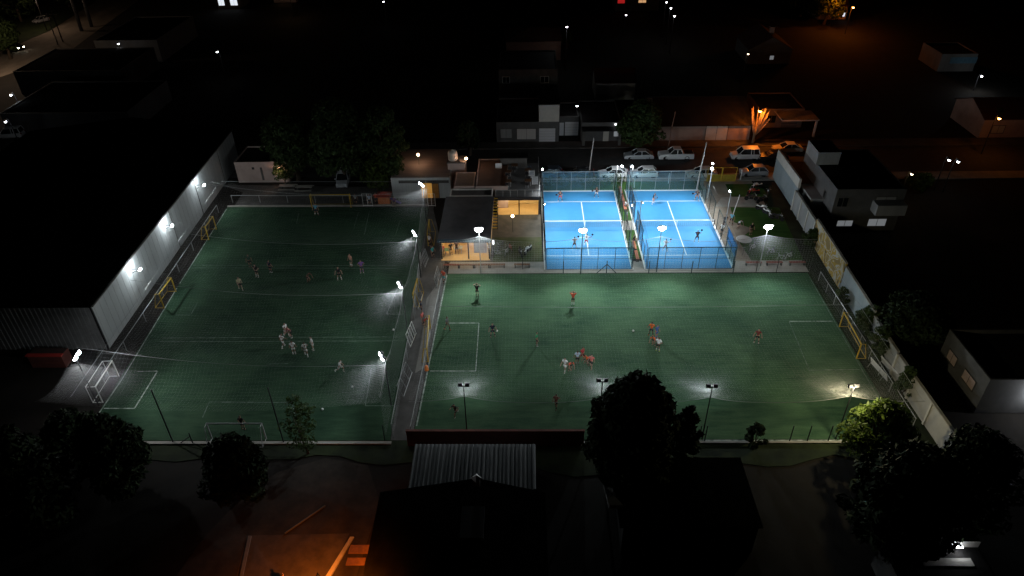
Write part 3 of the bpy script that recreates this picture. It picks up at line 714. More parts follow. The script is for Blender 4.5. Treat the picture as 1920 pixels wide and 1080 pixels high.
# ------------------------------------------------------------------ GENERAL HOUSE
def pane(mb, face, x, z, w, h, d, e=.02):
    """face: (axis, value, sign)"""
    a, val, s = face
    if a == 'y': mb.bx(x-w/2, x+w/2, val+s*e, val+s*(e+d), z, z+h)
    else: mb.bx(val+s*e, val+s*(e+d), x-w/2, x+w/2, z, z+h)
def house(label, x0, x1, y0, y1, h, wall=offw, roofm=roofB, roof='flat', wins=(), extras=None, name='house', cat='house', parapet=.25, rise=1.6, group=None):
    """front face is y0. wins: (kind, face, offset, z, w, h, material)"""
    o = thing(name, label, cat, ((x0+x1)/2, y0, 0), group=group); cx = (x0+x1)/2; a, b, D = x0-cx, x1-cx, y1-y0
    mb = MB(); mb.bx(a, b, 0, D, 0, h)
    if roof == 'gable_x':
        mb.poly([(a, 0, h), (a, D/2, h+rise), (a, D, h)]); mb.poly([(b, 0, h), (b, D, h), (b, D/2, h+rise)])
    if roof == 'gable_y':
        mb.poly([(a, 0, h), (b, 0, h), (0, 0, h+rise)]); mb.poly([(a, D, h), (0, D, h+rise), (b, D, h)])
    mb.build('wall', wall, o)
    mb = MB(); e = .25
    if roof == 'flat':
        mb.bx(a+.16, b-.16, .16, D-.16, h+.003, h+.05)
        rf = mb.build('roof', roofm, o)
        if parapet:
            mb = MB(); t = .16
            mb.bx(a, b, 0, t, h+.002, h+parapet); mb.bx(a, b, D-t, D, h+.002, h+parapet); mb.bx(a, a+t, t, D-t, h+.002, h+parapet); mb.bx(b-t, b, t, D-t, h+.002, h+parapet); mb.build('parapet', wall, o)
    elif roof == 'gable_x':
        k = rise*2/D
        for s in (0, 1):
            y_e = -e if s == 0 else D+e; z_e = h-k*e
            vs = [(a-e, y_e, z_e+.02), (b+e, y_e, z_e+.02), (b+e, D/2, h+rise+.02), (a-e, D/2, h+rise+.02)]
            mb._add(vs+[(v[0], v[1], v[2]+.1) for v in vs], [(0, 1, 2, 3), (7, 6, 5, 4), (0, 4, 5, 1), (1, 5, 6, 2), (3, 7, 4, 0)])
        rf = mb.build('roof', roofm, o)
    elif roof == 'gable_y':
        k = rise*2/(b-a)
        for s in (-1, 1):
            x_e = s*(b+e); z_e = h-k*e
            vs = [(x_e, -e, z_e+.02), (x_e, D+e, z_e+.02), (0, D+e, h+rise+.02), (0, -e, h+rise+.02)]
            mb._add(vs+[(v[0], v[1], v[2]+.1) for v in vs], [(0, 1, 2, 3), (7, 6, 5, 4), (0, 4, 5, 1), (1, 5, 6, 2), (3, 7, 4, 0)])
        rf = mb.build('roof', roofm, o)
    else:
        vs = [(a-e, -e, h+.02), (b+e, -e, h+.02), (b+e, D+e, h+.02), (a-e, D+e, h+.02)]; r = min(D, b-a)/2
        if D < b-a: rg = [(a+r, D/2, h+rise), (b-r, D/2, h+rise)]; fs = [(0, 1, 5, 4), (2, 3, 4, 5), (3, 0, 4), (1, 2, 5), (3, 2, 1, 0)]
        else: rg = [(0, r, h+rise), (0, D-r, h+rise)]; fs = [(0, 1, 4), (1, 2, 5, 4), (2, 3, 5), (3, 0, 4, 5), (3, 2, 1, 0)]
        mb._add(vs+rg, fs); rf = mb.build('roof', roofm, o)
    for (kind, face, off, z, w, hh, m) in wins:
        fc = {'f': ('y', 0, -1), 'b': ('y', D, 1), 'l': ('x', a, -1), 'r': ('x', b, 1)}[face]
        mb = MB(); pane(mb, fc, off, z, w, hh, .03); f_ = mb.build(kind, m, o)
        if kind in ('window', 'door', 'garage_door'):
            mb = MB()
            if kind == 'garage_door':
                for k in range(1, 5): pane(mb, fc, off, z+hh*k/5-.012, w, .024, .012, .052)
                mb.build('door_seams', mat('seam', (.25, .25, .26), .7), f_)
            else:
                pane(mb, fc, off, z-.08, w+.16, .07, .07); pane(mb, fc, off, z+hh+.003, w+.16, .07, .06)
                pane(mb, fc, off-w/2-.045, z, .08, hh, .05); pane(mb, fc, off+w/2+.045, z, .08, hh, .05)
                if w > .9: pane(mb, fc, off, z, .05, hh, .018, .052)
                mb.build('frame', concD if wall is not concD else offw, f_)
    if extras: extras(o, a, b, D, h, rf)
    return o
def chimney(x, y, w, hh, m=offw):
    def f(o, a, b, D, h, rf):
        mb = MB(); mb.box((x, y, h+hh/2), (w, w, hh)); mb.box((x, y, h+hh+.05), (w*1.25, w*1.25, .1)); mb.build('chimney', m, rf)
    return f
dkwin = carglass
gdoor = mat('garage_white', (.60, .60, .63), .6, var=.04, scale=1)
curtain = mat('curtain', (.45, .43, .42), .8, col2=(.55, .52, .5), scale=2, stretch=(8, 8, .2))

# houses beyond the street (their faces stand at y = 107)
HY = 107.0
def px(u, v=272): return G(u, v).x
def h1(o, a, b, D, h, rf):
    mb = MB(); mb.bx(b-3.2, b, .02, 6, h+.26, h+3.0); mb.build('upper_room', offw, o)
    mb = MB(); mb.bx(b-3.3, b+.1, -.08, 6.1, h+3.003, h+3.12); mb.build('slab', concD, o)
house('pale flat roofed house with white garage door and curtained window across the street', px(931), px(1048), HY, HY+11, 3.2, dimwall, roofD, 'flat',
      [('garage_door', 'f', px(1026)-(px(931)+px(1048))/2, .05, 2.6, 2.3, gdoor), ('window', 'f', px(987)-(px(931)+px(1048))/2, .55, 3.0, 1.75, curtain), ('window', 'f', px(949)-(px(931)+px(1048))/2, .8, 1.8, 1.5, greyw)], h1)
house('low garage with two wide white doors beside the curtained house', px(1049), px(1087), HY+2.5, HY+9, 3.1, dimwall, roofD, 'flat',
      [('garage_door', 'f', .5, .1, 2.2, 2.3, gdoor), ('door', 'f', -1.15, .1, .7, 2.2, gdoor)])
def h3(o, a, b, D, h, rf):
    for x in (a+.3, b-.4):
        mb = MB(); mb.box((x, -1.6, 1.2), (.45, .45, 2.4)); mb.build('gate_pillar', concD, o)
    mb = MB(); mb.bx(a, b, -1.9, -.05, 2.5, 2.62); mb.build('porch_roof', roofD, o)
    q = MB(); q.lathe([(.03, 0), (.10, .04), (.10, .14), (.03, .18)], (b-1.0, -.2, 2.9), 8); q.build('wall_lamp', farW, o)
house('dark porch house with lit wall lamps left of the round street tree', px(1090), px(1165), HY, HY+10, 3.0, dimwall, roofD, 'flat', [('door', 'f', .8, .05, .9, 2.1, offw), ('window', 'f', 2.6, .9, 1.1, 1.1, winW)], h3)
house('low dark house behind a long street wall, pale wall panel in its middle', px(1236, 276), px(1412, 276), HY, HY+13, 2.6, mat('taupe_wall', (.24, .19, .17), .85, col2=(.32, .26, .23), scale=.7), roofD, 'gable_x',
      [('door', 'f', 2.0, .05, 3.4, 2.5, offw)], rise=2.2)
# canopy house lit by the orange street lamp
def canopy(o, a, b, D, h, rf):
    mb = MB(); mb.bx(a+2.5, b+1.0, -4.2, -.02, 2.75, 2.95); mb.build('canopy', mat('canopy_edge', (.42, .36, .32), .7), o)
    for x in (b+.7,):
        mb = MB(); mb.box((x, -3.9, 1.37), (.28, .28, 2.74)); mb.build('canopy_post', offw, o)
house('house with a flat canopy on a white post, lit orange by the street lamp', 38.6, 46.0, 112.2, 120, 3.0, mat('brown_render', (.13, .10, .085), .85, var=.15), roofD, 'flat', [('window', 'f', -1.5, .9, 1.4, 1.2, dkwin), ('garage_door', 'f', 1.6, .05, 2.6, 2.2, mat('dark_door', (.05, .05, .06), .6))], canopy)
# second row, hardly lit
house('far low house with a pale strip of lit wall under a dark roof', px(1085, 185)+3, px(1137, 185)+5, 126, 133, 3.2, offw, roofT, 'gable_x', [], rise=1.5)
house('far dark two storey house behind the curtained house', *sorted((G(938, 165).x, G(1042, 165).x)), 126.5, 138, 5.4, concD, roofD, 'flat', [('window', 'f', -4, 3.2, 1.2, 1.1, dkwin), ('window', 'f', 3, 3.2, 1.4, 1.1, dkwin)])
house('far red brick house under the white lamp mast', *sorted((G(950, 105).x, G(1050, 105).x)), 150, 160, 4.0, brickw, roofT, 'hip', [('window', 'f', 2, 1, 1.2, 1.1, dkwin)])
house('far gabled house with a chimney, faintly orange', *sorted((G(1421, 145).x, G(1505, 145).x)), 146, 156, 3.0, dimwall, roofT, 'gable_y', [('window', 'f', .5, .9, .8, .8, winW)], chimney(.5, 3, .8, 3.6, pinkw), rise=2.4)
house('far house at the top edge glowing orange beside lit trees', *sorted((G(1556, 55).x, G(1612, 55).x)), 180, 190, 3.2, pinkw, roofT, 'gable_x', [('window', 'f', 2.6, .7, .8, 1.2, winWb)], rise=1.8)
house('small far house with two bright white windows at the top', *sorted((G(398, 24).x, G(442, 24).x)), 199, 206, 3.6, concD, roofD, 'flat', [('window', 'f', -2.0, .8, 1.6, 2.2, winWb), ('window', 'f', 1.4, .8, 1.9, 2.0, winWb)])
house('far small house with an orange lit porch at the top', *sorted((G(503, 14).x, G(545, 14).x)), 205, 211, 3.0, pinkw, roofT, 'gable_x', [('window', 'f', 0, .8, 2.2, 1.6, winO)], rise=1.0)
house('far shop with a red lit sign at the top', *sorted((G(1160, 36).x, G(1245, 36).x)), 191, 199, 4.6, concD, roofD, 'flat', [('sign_board', 'f', -4.2, 1.9, 1.8, 2.2, signR), ('window', 'f', 1.2, 2.0, 1.9, .6, winO)])
house('far house with a blue awning lit by one lamp', *sorted((G(1780, 150).x, G(1850, 150).x)), 140, 148, 3.2, greyw, roofD, 'flat', [('awning', 'f', 1.0, 1.6, 5.2, 1.2, mat('blue_awning', (.16, .34, .48), .6))])
house('far orange lit house with a pale window at the right edge', *sorted((G(1848, 270).x, G(1945, 270).x)), 107, 116, 3.2, pinkw, roofT, 'gable_x', [('window', 'f', -1.4, .9, 1.9, 1.2, curtain)], rise=1.8)
# left of the warehouse
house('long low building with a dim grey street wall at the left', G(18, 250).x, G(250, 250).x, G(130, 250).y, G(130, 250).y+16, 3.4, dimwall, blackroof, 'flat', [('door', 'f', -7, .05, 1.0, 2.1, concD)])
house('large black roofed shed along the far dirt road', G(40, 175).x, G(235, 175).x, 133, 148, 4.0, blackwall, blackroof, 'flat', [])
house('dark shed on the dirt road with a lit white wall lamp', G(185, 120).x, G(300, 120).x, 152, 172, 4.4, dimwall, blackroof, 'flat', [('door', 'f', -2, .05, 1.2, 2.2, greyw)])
house('small dark house by the left edge with one pale lit ledge', G(-10, 440).x, G(75, 440).x, G(30, 440).y, G(30, 440).y+5, 2.8, greyw, roofD, 'flat', [('window', 'f', 1.8, 1.6, 2.0, .5, curtain)]) if False else None
# pink house behind the left pitch
def pk(o, a, b, D, h, rf):
    mb = MB(); mb.lathe([(.03, 0), (.14, .05), (.14, .2), (.03, .25)], (b-1.0, -.2, 2.3), 10); mb.build('wall_lamp', lensP, o)
    light('POINT', (b-1.0, -.6, 2.2), 120, (1, .55, .38), o, soft=.1)
    mb = MB(); mb.bx(a+3.6, a+3.9, -.05, -.01, .4, 2.4); mb.build('drain_pipe', concD, o)
house('pink white low house with a lit wall lamp behind the left pitch', -42.2, -34.6, 93.2, 99, 3.0, pinkw, roofD, 'flat', [('vent', 'f', -1.2, 2.1, .35, .35, black), ('vent', 'f', 2.2, 2.1, .35, .35, black)], pk)
# orange door shed
def sh(o, a, b, D, h, rf):
    mb = MB(); mb.bx(a+1.05, b-.2, -.09, -.02, 2.35, 2.75); mb.build('beam', concD, o)
house('white shed with an orange lit doorway at the far end of the walkway', -18.6, -10.4, 87.9, 97.5, 3.1, mat('pale_sheet', (.40, .42, .42), .6, col2=(.48, .5, .5), scale=1, stretch=(6, 6, .1)), mat('sheet_roof', (.22, .19, .18), .7, col2=(.3, .26, .25), scale=.6, stretch=(.3, 3, 1)), 'flat',
      [('doorway', 'f', .75, .05, 1.5, 2.3, emit('doorway_glow', (1, .48, .10), .30)), ('door', 'f', 2.0, .05, .8, 2.2, mat('orange_door', (.5, .22, .05), .6))], sh, name='shed', cat='shed', parapet=0)

# ------------------------------------------------------------------ CLUB
club = thing('club_building', 'dark flat roofed club porch with a yellow lit inside facing the right pitch', 'clubhouse')
X0, X1, YF, YB, HC = -10.25, -4.35, 71.9, 82.3, 3.1
mb = MB(); mb.bx(X0, X0+.15, YF+.4, YB, 0, HC-.25); mb.bx(X1-.15, X1, YF+.4, YB, 0, HC-.25); mb.bx(X0+.15, X1-.15, 76.6, 76.75, 0, HC-.25); mb.build('inner_wall', yellw, club)
mb = MB(); mb.bx(X0-.2, X1+.2, YF-.5, YB, HC-.24, HC); mb.build('roof', mat('club_roof', (.05, .052, .055), .7, col2=(.10, .10, .105), scale=.5, detail=8), club)
mb = MB(); mb.bx(X0-.25, X1+.25, YF-.56, YF-.505, HC-.42, HC+.03); mb.build('fascia', mat('blue_fascia', (.03, .05, .065), .6), club)
for x in (X0, -7.0, X1-.15):
    mb = MB(); mb.bx(x, x+.15, YF, YF+.15, 0, HC-.245); mb.build('porch_post', black, club)
mb = MB(); mb.bx(X0, X1, YF-.3, 76.6, .0, .05); mb.build('floor', yellw, club)
for i, x in enumerate((-9.2, -7.9, -5.6)):
    mb = MB(); mb.lathe([(.02, 0), (.09, .03), (.11, .1), (.05, .16)], (x, 73.2, HC-.45), 10); mb.build('ceiling_lamp', lensP, club)
    light('POINT', (x, 73.3, HC-.6), 110, (1, .72, .36), club, soft=.1)
table((-8.3, 73.4, .05), 0, 'small grey table under the yellow porch', 1.1, .8, greyw)
table((-9.6, 72.9, .05), 0, 'green topped small table at the left end of the yellow porch', .7, .7, mat('green_top', (.08, .16, .10), .6))
o = MB(); o.box((0, 0, .8), (1.5, .75, 1.5)); o.box((0, 0, 1.58), (1.56, .8, .06)); o.build('freezer', mat('steel_grey', (.30, .33, .36), .4), None, False, (-5.6, 73.6, .05), label='grey drinks chiller standing in the right part of the yellow porch', cat='freezer')
bl = thing('bulkhead_lamp', 'glaring white wall lamp under the porch edge beside the club mast', 'lamp', (-3.9, 72.2, 0))
mb = MB(); mb.box((0, 0, 2.2), (.14, .12, .45)); mb.build('lens', emit('tube_lamp', (.95, .97, 1), 6), bl); mb = MB(); mb.tube((0, .06, 0), (0, .06, 2.5), .03); mb.build('pole', black, bl)
# parapet wall and roofs behind the porch
def roofblock(label, x0, x1, y0, y1, h, wall, rm, wins=(), extras=None, par=.2): return house(label, x0, x1, y0, y1, h, wall, rm, 'flat', wins, extras, 'club_annex', 'annex', par)
roofblock('whitish low annex wall behind the dark club porch', -10.0, -4.4, 82.5, 84.6, 2.9, offw, roofB)
roofblock('box like annex with a dark opening under its brownish roof', -9.6, -6.9, 84.9, 89.2, 3.2, pinkw, roofB, [('window', 'f', 0, .8, 2.2, 1.6, dkwin)], None, .12)
roofblock('large brownish flat roof annex below the orange bulb mast', -6.7, -2.4, 84.8, 93.6, 3.1, pinkw, mat('warm_roof', (.17, .115, .09), .8, col2=(.24, .165, .13), scale=.5))
tk = thing('tank_tower', 'small brown tower block carrying the white water tank', 'tower', (-9.7, 91.5, 0))
mb = MB(); mb.bx(-1.2, 1.2, -1.1, 1.1, 0, 4.1); mb.build('wall', pinkw, tk)
mb = MB(); mb.bx(-1.3, 1.3, -1.2, 1.2, 4.102, 4.25); mb.build('slab', roofB, tk)
o = MB(); o.lathe([(.02, 0), (.62, 0), (.66, .1), (.66, .45), (.63, .5), (.66, .55), (.66, 1.0), (.6, 1.2), (.3, 1.36), (.12, 1.4), (.12, 1.48), (.02, 1.5)], n=20)
o.build('water_tank', mat('tank_plastic', (.58, .52, .45), .6, var=.05), None, True, (-10.2, 91.3, 4.26), label='white round water tank on the small brown tower', cat='water tank')
# terrace house
tz = 2.75
tr = thing('terrace_building', 'club building with a roof terrace of tables above a yellow lit room', 'clubhouse', (0, 0, 0))
TX0, TX1, TY0, TY1 = -3.95, 1.85, 82.9, 93.2
mb = MB(); mb.bx(TX0, TX0+.15, TY0+.3, TY1, 0, tz-.25); mb.bx(TX1-.15, TX1, TY0+.3, TY1, 0, tz-.25); mb.bx(TX0+.15, TX1-.15, 86.0, 86.15, 0, tz-.25); mb.build('inner_wall', mat('cream_wall', (.60, .45, .22), .8, var=.06), tr)
mb = MB(); mb.bx(TX0-.1, TX1+.1, TY0-.1, TY1, tz-.24, tz); mb.build('terrace_floor', mat('deck', (.10, .10, .10), .6, col2=(.17, .165, .16), scale=.8, stretch=(.2, 3, 1)), tr)
mb = MB(); mb.bx(TX0-.12, TX1+.12, TY0-.16, TY0-.105, tz-.5, tz+.04); mb.build('fascia', black, tr)
for x in (TX0, -.95, TX1-.16):
    mb = MB(); mb.bx(x, x+.15, TY0, TY0+.15, 0, tz-.245); mb.build('post', black, tr)
mb = MB(); mb.bx(TX0, TX1, TY0, 86, 0, .04); mb.build('floor', yellw, tr)
mb = MB()
for z, x0, x1 in ((1.9, -3.0, -1.1), (1.45, -2.9, -1.2), (1.9, -.5, .3), (1.2, -.4, .4)): mb.bx(x0, x1, 85.75, 85.98, z, z+.08); mb.bx(x0+.1, x1-.1, 85.78, 85.96, z+.083, z+.26)
mb.build('shelf', mat('shelf_brown', (.12, .06, .03), .7), tr)
for x in (-2.3, .6): light('POINT', (x, 84.0, tz-.6), 150, (1, .76, .42), tr, soft=.1)
mb = MB()
for x in (-2.3, .6): mb.lathe([(.02, 0), (.09, .03), (.11, .1), (.05, .16)], (x, 84.0, tz-.42), 10)
mb.build('ceiling_lamp', lensP, tr)
mb = MB(); mb.tube((TX0, TY0, tz+.95), (TX1, TY0, tz+.95), .025)
for i in range(7): mb.tube((TX0+(TX1-TX0)*i/6, TY0, tz), (TX0+(TX1-TX0)*i/6, TY0, tz+.95), .02)
mb.tube((TX1, TY0, tz+.95), (TX1, TY1, tz+.95), .03)
for i in range(1, 8): mb.tube((TX1, TY0+(TY1-TY0)*i/7, tz), (TX1, TY0+(TY1-TY0)*i/7, tz+.95), .02)
mb.build('railing', galv, tr)
mb = MB(); mb.bx(TX0+.4, 0.2, TY1-1.6, TY1-.1, tz+.002, tz+1.5); mb.build('roof_room', concD, tr)
mb = MB(); mb.bx(TX0+.3, .35, TY1-1.75, TY1, tz+1.502, tz+1.62); mb.build('roof_room_slab', roofD, tr)
# outside stair of yellow metal
st = thing('metal_stair', 'steep yellow lit metal stair between the two club buildings', 'stair', (-4.05, 79.6, 0))
for s in (-.45, .45):
    mb = MB(); mb.bar((s-.05, -.6, .05), (s-.05, 3.2, tz), .07, .2); mb.build('stringer', black, st)
for i in range(11):
    f = (i+.5)/11; mb = MB(); mb.box((-.05, -.6+3.8*f, .05+(tz-.05)*f), (.86, .22, .04)); mb.build('tread', yellow, st)
# club bulbs
def bulb_mast(u, v, z, label, p, colr=(1, .56, .28), lens=lensP, base=None, m=concD):
    q = G(u, v, z); o = thing('bulb_mast', label, 'lamp', (q.x, q.y, 0), group='warm bulbs of the club')
    mb = MB(); mb.tube((0, 0, 0), (0, 0, z-.1), .035); mb.build('pole', m, o)
    mb = MB(); mb.lathe([(.04, -.12), (.15, -.05), (.19, .06), (.15, .17), (.03, .24)], (0, 0, z), 12); mb.build('bulb', lens, o)
    light('POINT', (0, 0, z+.02), p, colr, o, soft=.2)
bulb_mast(874, 298, 4.6, 'orange bulb on a thin mast right of the white water tank', 230, (1, .5, .28))
bulb_mast(784, 291, 4.6, 'orange bulb on a thin mast beside the big trees', 230, (1, .5, .28))
bulb_mast(961, 406, 2.3, 'warm round bulb before the yellow room under the terrace', 90)
bulb_mast(914.5, 426, 2.6, 'warm bulb at the right corner of the dark club roof', 90)
bulb_mast(1335, 317, 4.4, 'shining mast lamp lighting its white pole near the yellow gate', 110, (.9, .95, 1), lensW, m=white)
# terrace tables and chairs
for i, (u, v) in enumerate(((953, 330), (953, 348), (990, 327), (990, 347), (965, 318))):
    q = G(u, v, tz); nm = ['dark brown terrace table in the middle of the deck', 'dark brown terrace table at the front middle of the deck', 'brown terrace table by the right railing, farther one', 'brown terrace table by the right railing, nearer one', 'small far terrace table before the roof room'][i]
    table((q.x, q.y, tz), 0, nm, .9, .8, woodB, group='tables on the club terrace')
    for s in (-1, 1): chair((q.x+.15*s, q.y+s*.72, tz), 0 if s > 0 else R(180), ('chair behind the ' if s > 0 else 'chair in front of the ')+nm.replace('dark ', ''))
q = G(935, 320, tz); o = thing('folding_board', 'pale folding board standing at the left edge of the terrace', 'board', (q.x, q.y, tz))
mb = MB(); mb.box((0, 0, .6), (.9, .06, 1.0), rx=R(-12)); mb.build('panel', plast, o); mb = MB(); mb.tube((-.4, .3, 0), (-.4, .1, 1), .02); mb.tube((.4, .3, 0), (.4, .1, 1), .02); mb.build('leg', galv, o)
for u, v, lb in ((997, 333, 'white plastic rack near the terrace railing, farther'), (1003, 345, 'white plastic rack near the terrace railing, nearer')):
    q = G(u, v, tz); o = thing('plastic_rack', lb, 'rack', (q.x, q.y, tz)); mb = MB()
    for k in range(4): mb.box((0, 0, .1+.3*k), (.8, .5, .04))
    mb.build('shelf', plast, o); mb = MB()
    for sx in (-1, 1):
        for sy in (-1, 1): mb.tube((sx*.37, sy*.22, 0), (sx*.37, sy*.22, 1.1), .02)
    mb.build('leg', plast, o)

# ------------------------------------------------------------------ FRONT BUILDINGS
o = MB(); o.bx(0, 15.2, 0, .18, 0, 1.75); o.bx(-.03, 15.23, -.03, .21, 1.752, 1.84)
o.build('boundary_wall', redw, None, False, (-10.3, 41.95, 0), label='low dark red brick wall at the near end of the right pitch', cat='wall')
s1 = thing('corrugated_shed', 'shed with a pale corrugated sheet roof behind the red wall', 'shed', (-4.2, 36.0, 0))
w_ = 9.4
mb = MB(); mb.bx(-w_/2, w_/2, 0, 3.3, 0, 2.3); mb.build('wall', greyw, s1)
mb = MB(); n = 110; zf = lambda y: 2.55+.06*(y+.4)
for i in range(n):
    x0 = -w_/2-.2+(w_+.4)*i/n; x1 = -w_/2-.2+(w_+.4)*(i+1)/n; a = .045*math.sin(i*2*math.pi/3.7); b = .045*math.sin((i+1)*2*math.pi/3.7)
    mb.quad((x0, -.7, zf(-.7)+a), (x1, -.7, zf(-.7)+b), (x1, 3.6, zf(3.6)+b), (x0, 3.6, zf(3.6)+a))
mb.build('roof', zinc, s1)
gh = thing('gabled_house', 'large black roofed house at the bottom with a square roof opening', 'house', (-3.7, 0, 0))
ye, yr = 34.6, 26.0
mb = MB(); mb.bx(-6.9, 4.6, 22, ye-.4, 0, 3.0); mb.build('wall', greyw, gh)
mb = MB()
for s in (-1, 1):
    xe = -7.4 if s < 0 else 5.1
    mb._add([(xe, 23, 3.0), (xe, ye, 3.0), (0, ye, 4.6), (0, 23, 4.6), (xe, 23, 2.85), (xe, ye, 2.85), (0, ye, 4.45), (0, 23, 4.45)], [(0, 1, 2, 3), (7, 6, 5, 4), (1, 5, 6, 2), (0, 4, 5, 1), (0, 3, 7, 4)])
rf = mb.build('roof', blackroof, gh)
mb = MB(); mb.box((-.1, 30.6, 4.6), (1.6, 2.6, .5)); mb.build('skylight', black, rf)
mb = MB(); mb.box((.0, ye-.5, 4.85), (.5, .5, .7)); mb.build('chimney', concD, rf)
mb = MB(); mb.lathe([(.42, 0), (.02, .3)], (0, ye-.5, 5.2), 4); mb.build('cowl', galv, rf)
o = thing('side_house', 'dark low house right of the corrugated shed with one pale triangular wall', 'house', (7.5, 31.5, 0))
mb = MB(); mb.bx(-.6, 9, 0, 6, 0, 3.2); mb.build('wall', blackwall, o)
mb = MB(); mb.bx(-.9, 9.2, -.2, 6.2, 3.203, 3.35); mb.build('roof', blackroof, o)
mb = MB(); p0 = G(1142, 953, 3.4)-Vector((7.5, 31.5, 0)); mb.prism([(p0.x, p0.y), (p0.x+1.0, p0.y), (p0.x-.25, p0.y+1.9)], 3.36, 3.75); mb.build('parapet', greyw, o)
# low house at the lower right corner under one lamp
o = house('dark roofed house at the bottom right with one lamp lit eave', *sorted((G(1640, 1075).x, G(1815, 1075).x)), 27.3, 30.6, 2.6, dimwall, roofD, 'flat', [], parapet=0)
mb = MB(); mb.bx(.2, 3.2, 2.9, 3.2, 2.66, 3.3); mb.build('parapet', white, o)
mb = MB(); mb.bx(-1.2, 2.2, 1.4, 2.0, 2.653, 2.72); mb.build('roof_strip', white, o)
mb = MB(); mb.box((1.6, 2.6, 3.1), (.5, .12, .10)); mb.build('wall_lamp', farW, o); light('POINT', (1.6, 2.4, 3.0), 7, (1, .95, .9), o)
# flat roofed building on the right with a white lamp on its front
rb = house('flat roofed building at the right edge with a parapet and glaring front lamp', G(1857, 712, 4.0).x, 54, G(1857, 712, 4.0).y, G(1805, 617, 4.0).y, 3.5, dimwall, roofD, 'flat', [('window', 'l', 2.2, 1.5, 1.8, 1.0, pinkw), ('window', 'l', 5.2, 1.5, 1.4, 1.0, pinkw)], parapet=.5)
mb = MB(); mb.box((-2.2, -.14, 2.5), (.5, .16, .26)); mb.build('wall_lamp', lensW, rb); light('POINT', (-2.2, -.5, 2.5), 330, (.92, .95, 1), rb)
# two storey white house beyond the mural wall
def wh2(o, a, b, D, h, rf):
    mb = MB(); mb.bx(a-.3, a+2.6, 7.0, 11, h+.26, h+2.0); mb.build('upper_room', greyw, o)
    mb = MB(); mb.bx(b-3.8, b-.2, -1.6, -.02, h-2.6, h-1.2); mb.build('balcony', greyw, o)
    mb = MB(); mb.bx(a-1.6, a-.02, 3, 7, 0, 3.0); mb.build('side_wing', greyw, o)
house('two storey white house with barred lit windows beyond the mural wall', G(1546, 428).x, G(1672, 428).x, 78.2, 90, 5.6, dimwall, roofD, 'flat',
      [('window', 'f', -2.2, .7, 1.9, .8, winW), ('window', 'f', 1.8, .7, 2.2, 1.0, winW), ('window', 'l', 3, 3.2, .5, .9, dkwin), ('window', 'f', -3.2, 3.5, 1.2, 1.2, dkwin), ('window', 'f', 2.0, 3.4, 2.4, 1.4, greyw)], wh2)
o = thing('side_gable', 'tall grey street side wall with a small dark plant on its pale upper band', 'wall', (35.9, 0, 0))
mb = MB(); mb.bx(0, .25, 84.0, 93.5, 0, 3.1); mb.build('wall', mat('bluegrey_wall', (.20, .25, .275), .85, col2=(.27, .31, .33), scale=.8, stretch=(1, 1, .3)), o)
mb = MB(); mb.bx(-.02, .27, 84.0, 93.5, 3.102, 4.4); mb.build('upper_band', offw, o)
house('low dark wing with a white window grille behind the grey side wall', 36.4, 42.2, 85.2, 92.5, 3.0, greyw, roofD, 'flat', [('window', 'f', 0, .9, 4.2, 1.0, mat('grille', (.4, .4, .4), .6))], parapet=0)
# ------------------------------------------------------------------ BOUNDARY WALLS ON THE RIGHT
def mural_mat():
    m = bpy.data.materials.new('mural'); m.use_nodes = True; nt = m.node_tree; b = nt.nodes['Principled BSDF']; b.inputs['Roughness'].default_value = .85
    tc = nt.nodes.new('ShaderNodeTexCoord'); n = nt.nodes.new('ShaderNodeTexNoise'); n.inputs['Scale'].default_value = .55; n.inputs['Detail'].default_value = 2.5; n.inputs['Distortion'].default_value = 1.4
    nt.links.new(tc.outputs['Object'], n.inputs['Vector']); r = nt.nodes.new('ShaderNodeValToRGB'); r.color_ramp.interpolation = 'CONSTANT'
    for i, (ps, c) in enumerate(((0, (.12, .09, .04)), (.40, (.34, .23, .035)), (.49, (.36, .37, .34)), (.55, (.30, .21, .035)), (.61, (.20, .15, .06)))):
        e = r.color_ramp.elements[i] if i < 2 else r.color_ramp.elements.new(ps)
        e.position = ps; e.color = (*c, 1)
    nt.links.new(n.outputs['Fac'], r.inputs['Fac']); nt.links.new(r.outputs['Color'], b.inputs['Base Color']); return m
def wall(label, pts, h, m, cap=True, ribs=0):
    x, y = pts[0]; o = thing('boundary_wall', label, 'wall', (x, y, 0), group='walls on the right side of the pitch')
    mb = MB()
    for a, b in zip(pts[:-1], pts[1:]): mb.bar((a[0]-x, a[1]-y, h/2), (b[0]-x, b[1]-y, h/2), .2, h)
    mb.build('wall', m, o)
    if cap:
        mb = MB()
        for a, b in zip(pts[:-1], pts[1:]): mb.bar((a[0]-x, a[1]-y, h+.042), (b[0]-x, b[1]-y, h+.042), .28, .08)
        mb.build('coping', conc, o)
    if ribs:
        a, b = Vector((*pts[0], 0)), Vector((*pts[-1], 0)); mb = MB()
        for i in range(ribs+1):
            q = a.lerp(b, i/ribs)-a; mb.box((q.x-.14, q.y, h/2), (.16, .22, h))
        mb.build('pier', offw, o)
wall('grey rendered wall beside the motorbike lawn', [(35.6, 75.6), (35.75, 83.8)], 2.8, greyw, ribs=3)
wall('wall painted with a yellow and white mural', [(35.3, 65.4), (35.55, 75.4)], 3.3, mural_mat())
wall('pale blue grey wall between the mural and the dark trees', [(35.1, 57.0), (35.3, 65.2)], 3.0, mat('bluegrey_wall', (.2, .25, .275), .85), ribs=0)
wall('plain grey wall behind the dark trees', [(35.0, 51.2), (35.1, 56.8)], 2.6, greyw)
wall('grey panelled wall with pale piers at the near right corner', [(35.3, 38), (35.0, 51)], 2.5, mat('panel_grey', (.30, .295, .28), .85, col2=(.38, .37, .35), scale=.6), ribs=4)
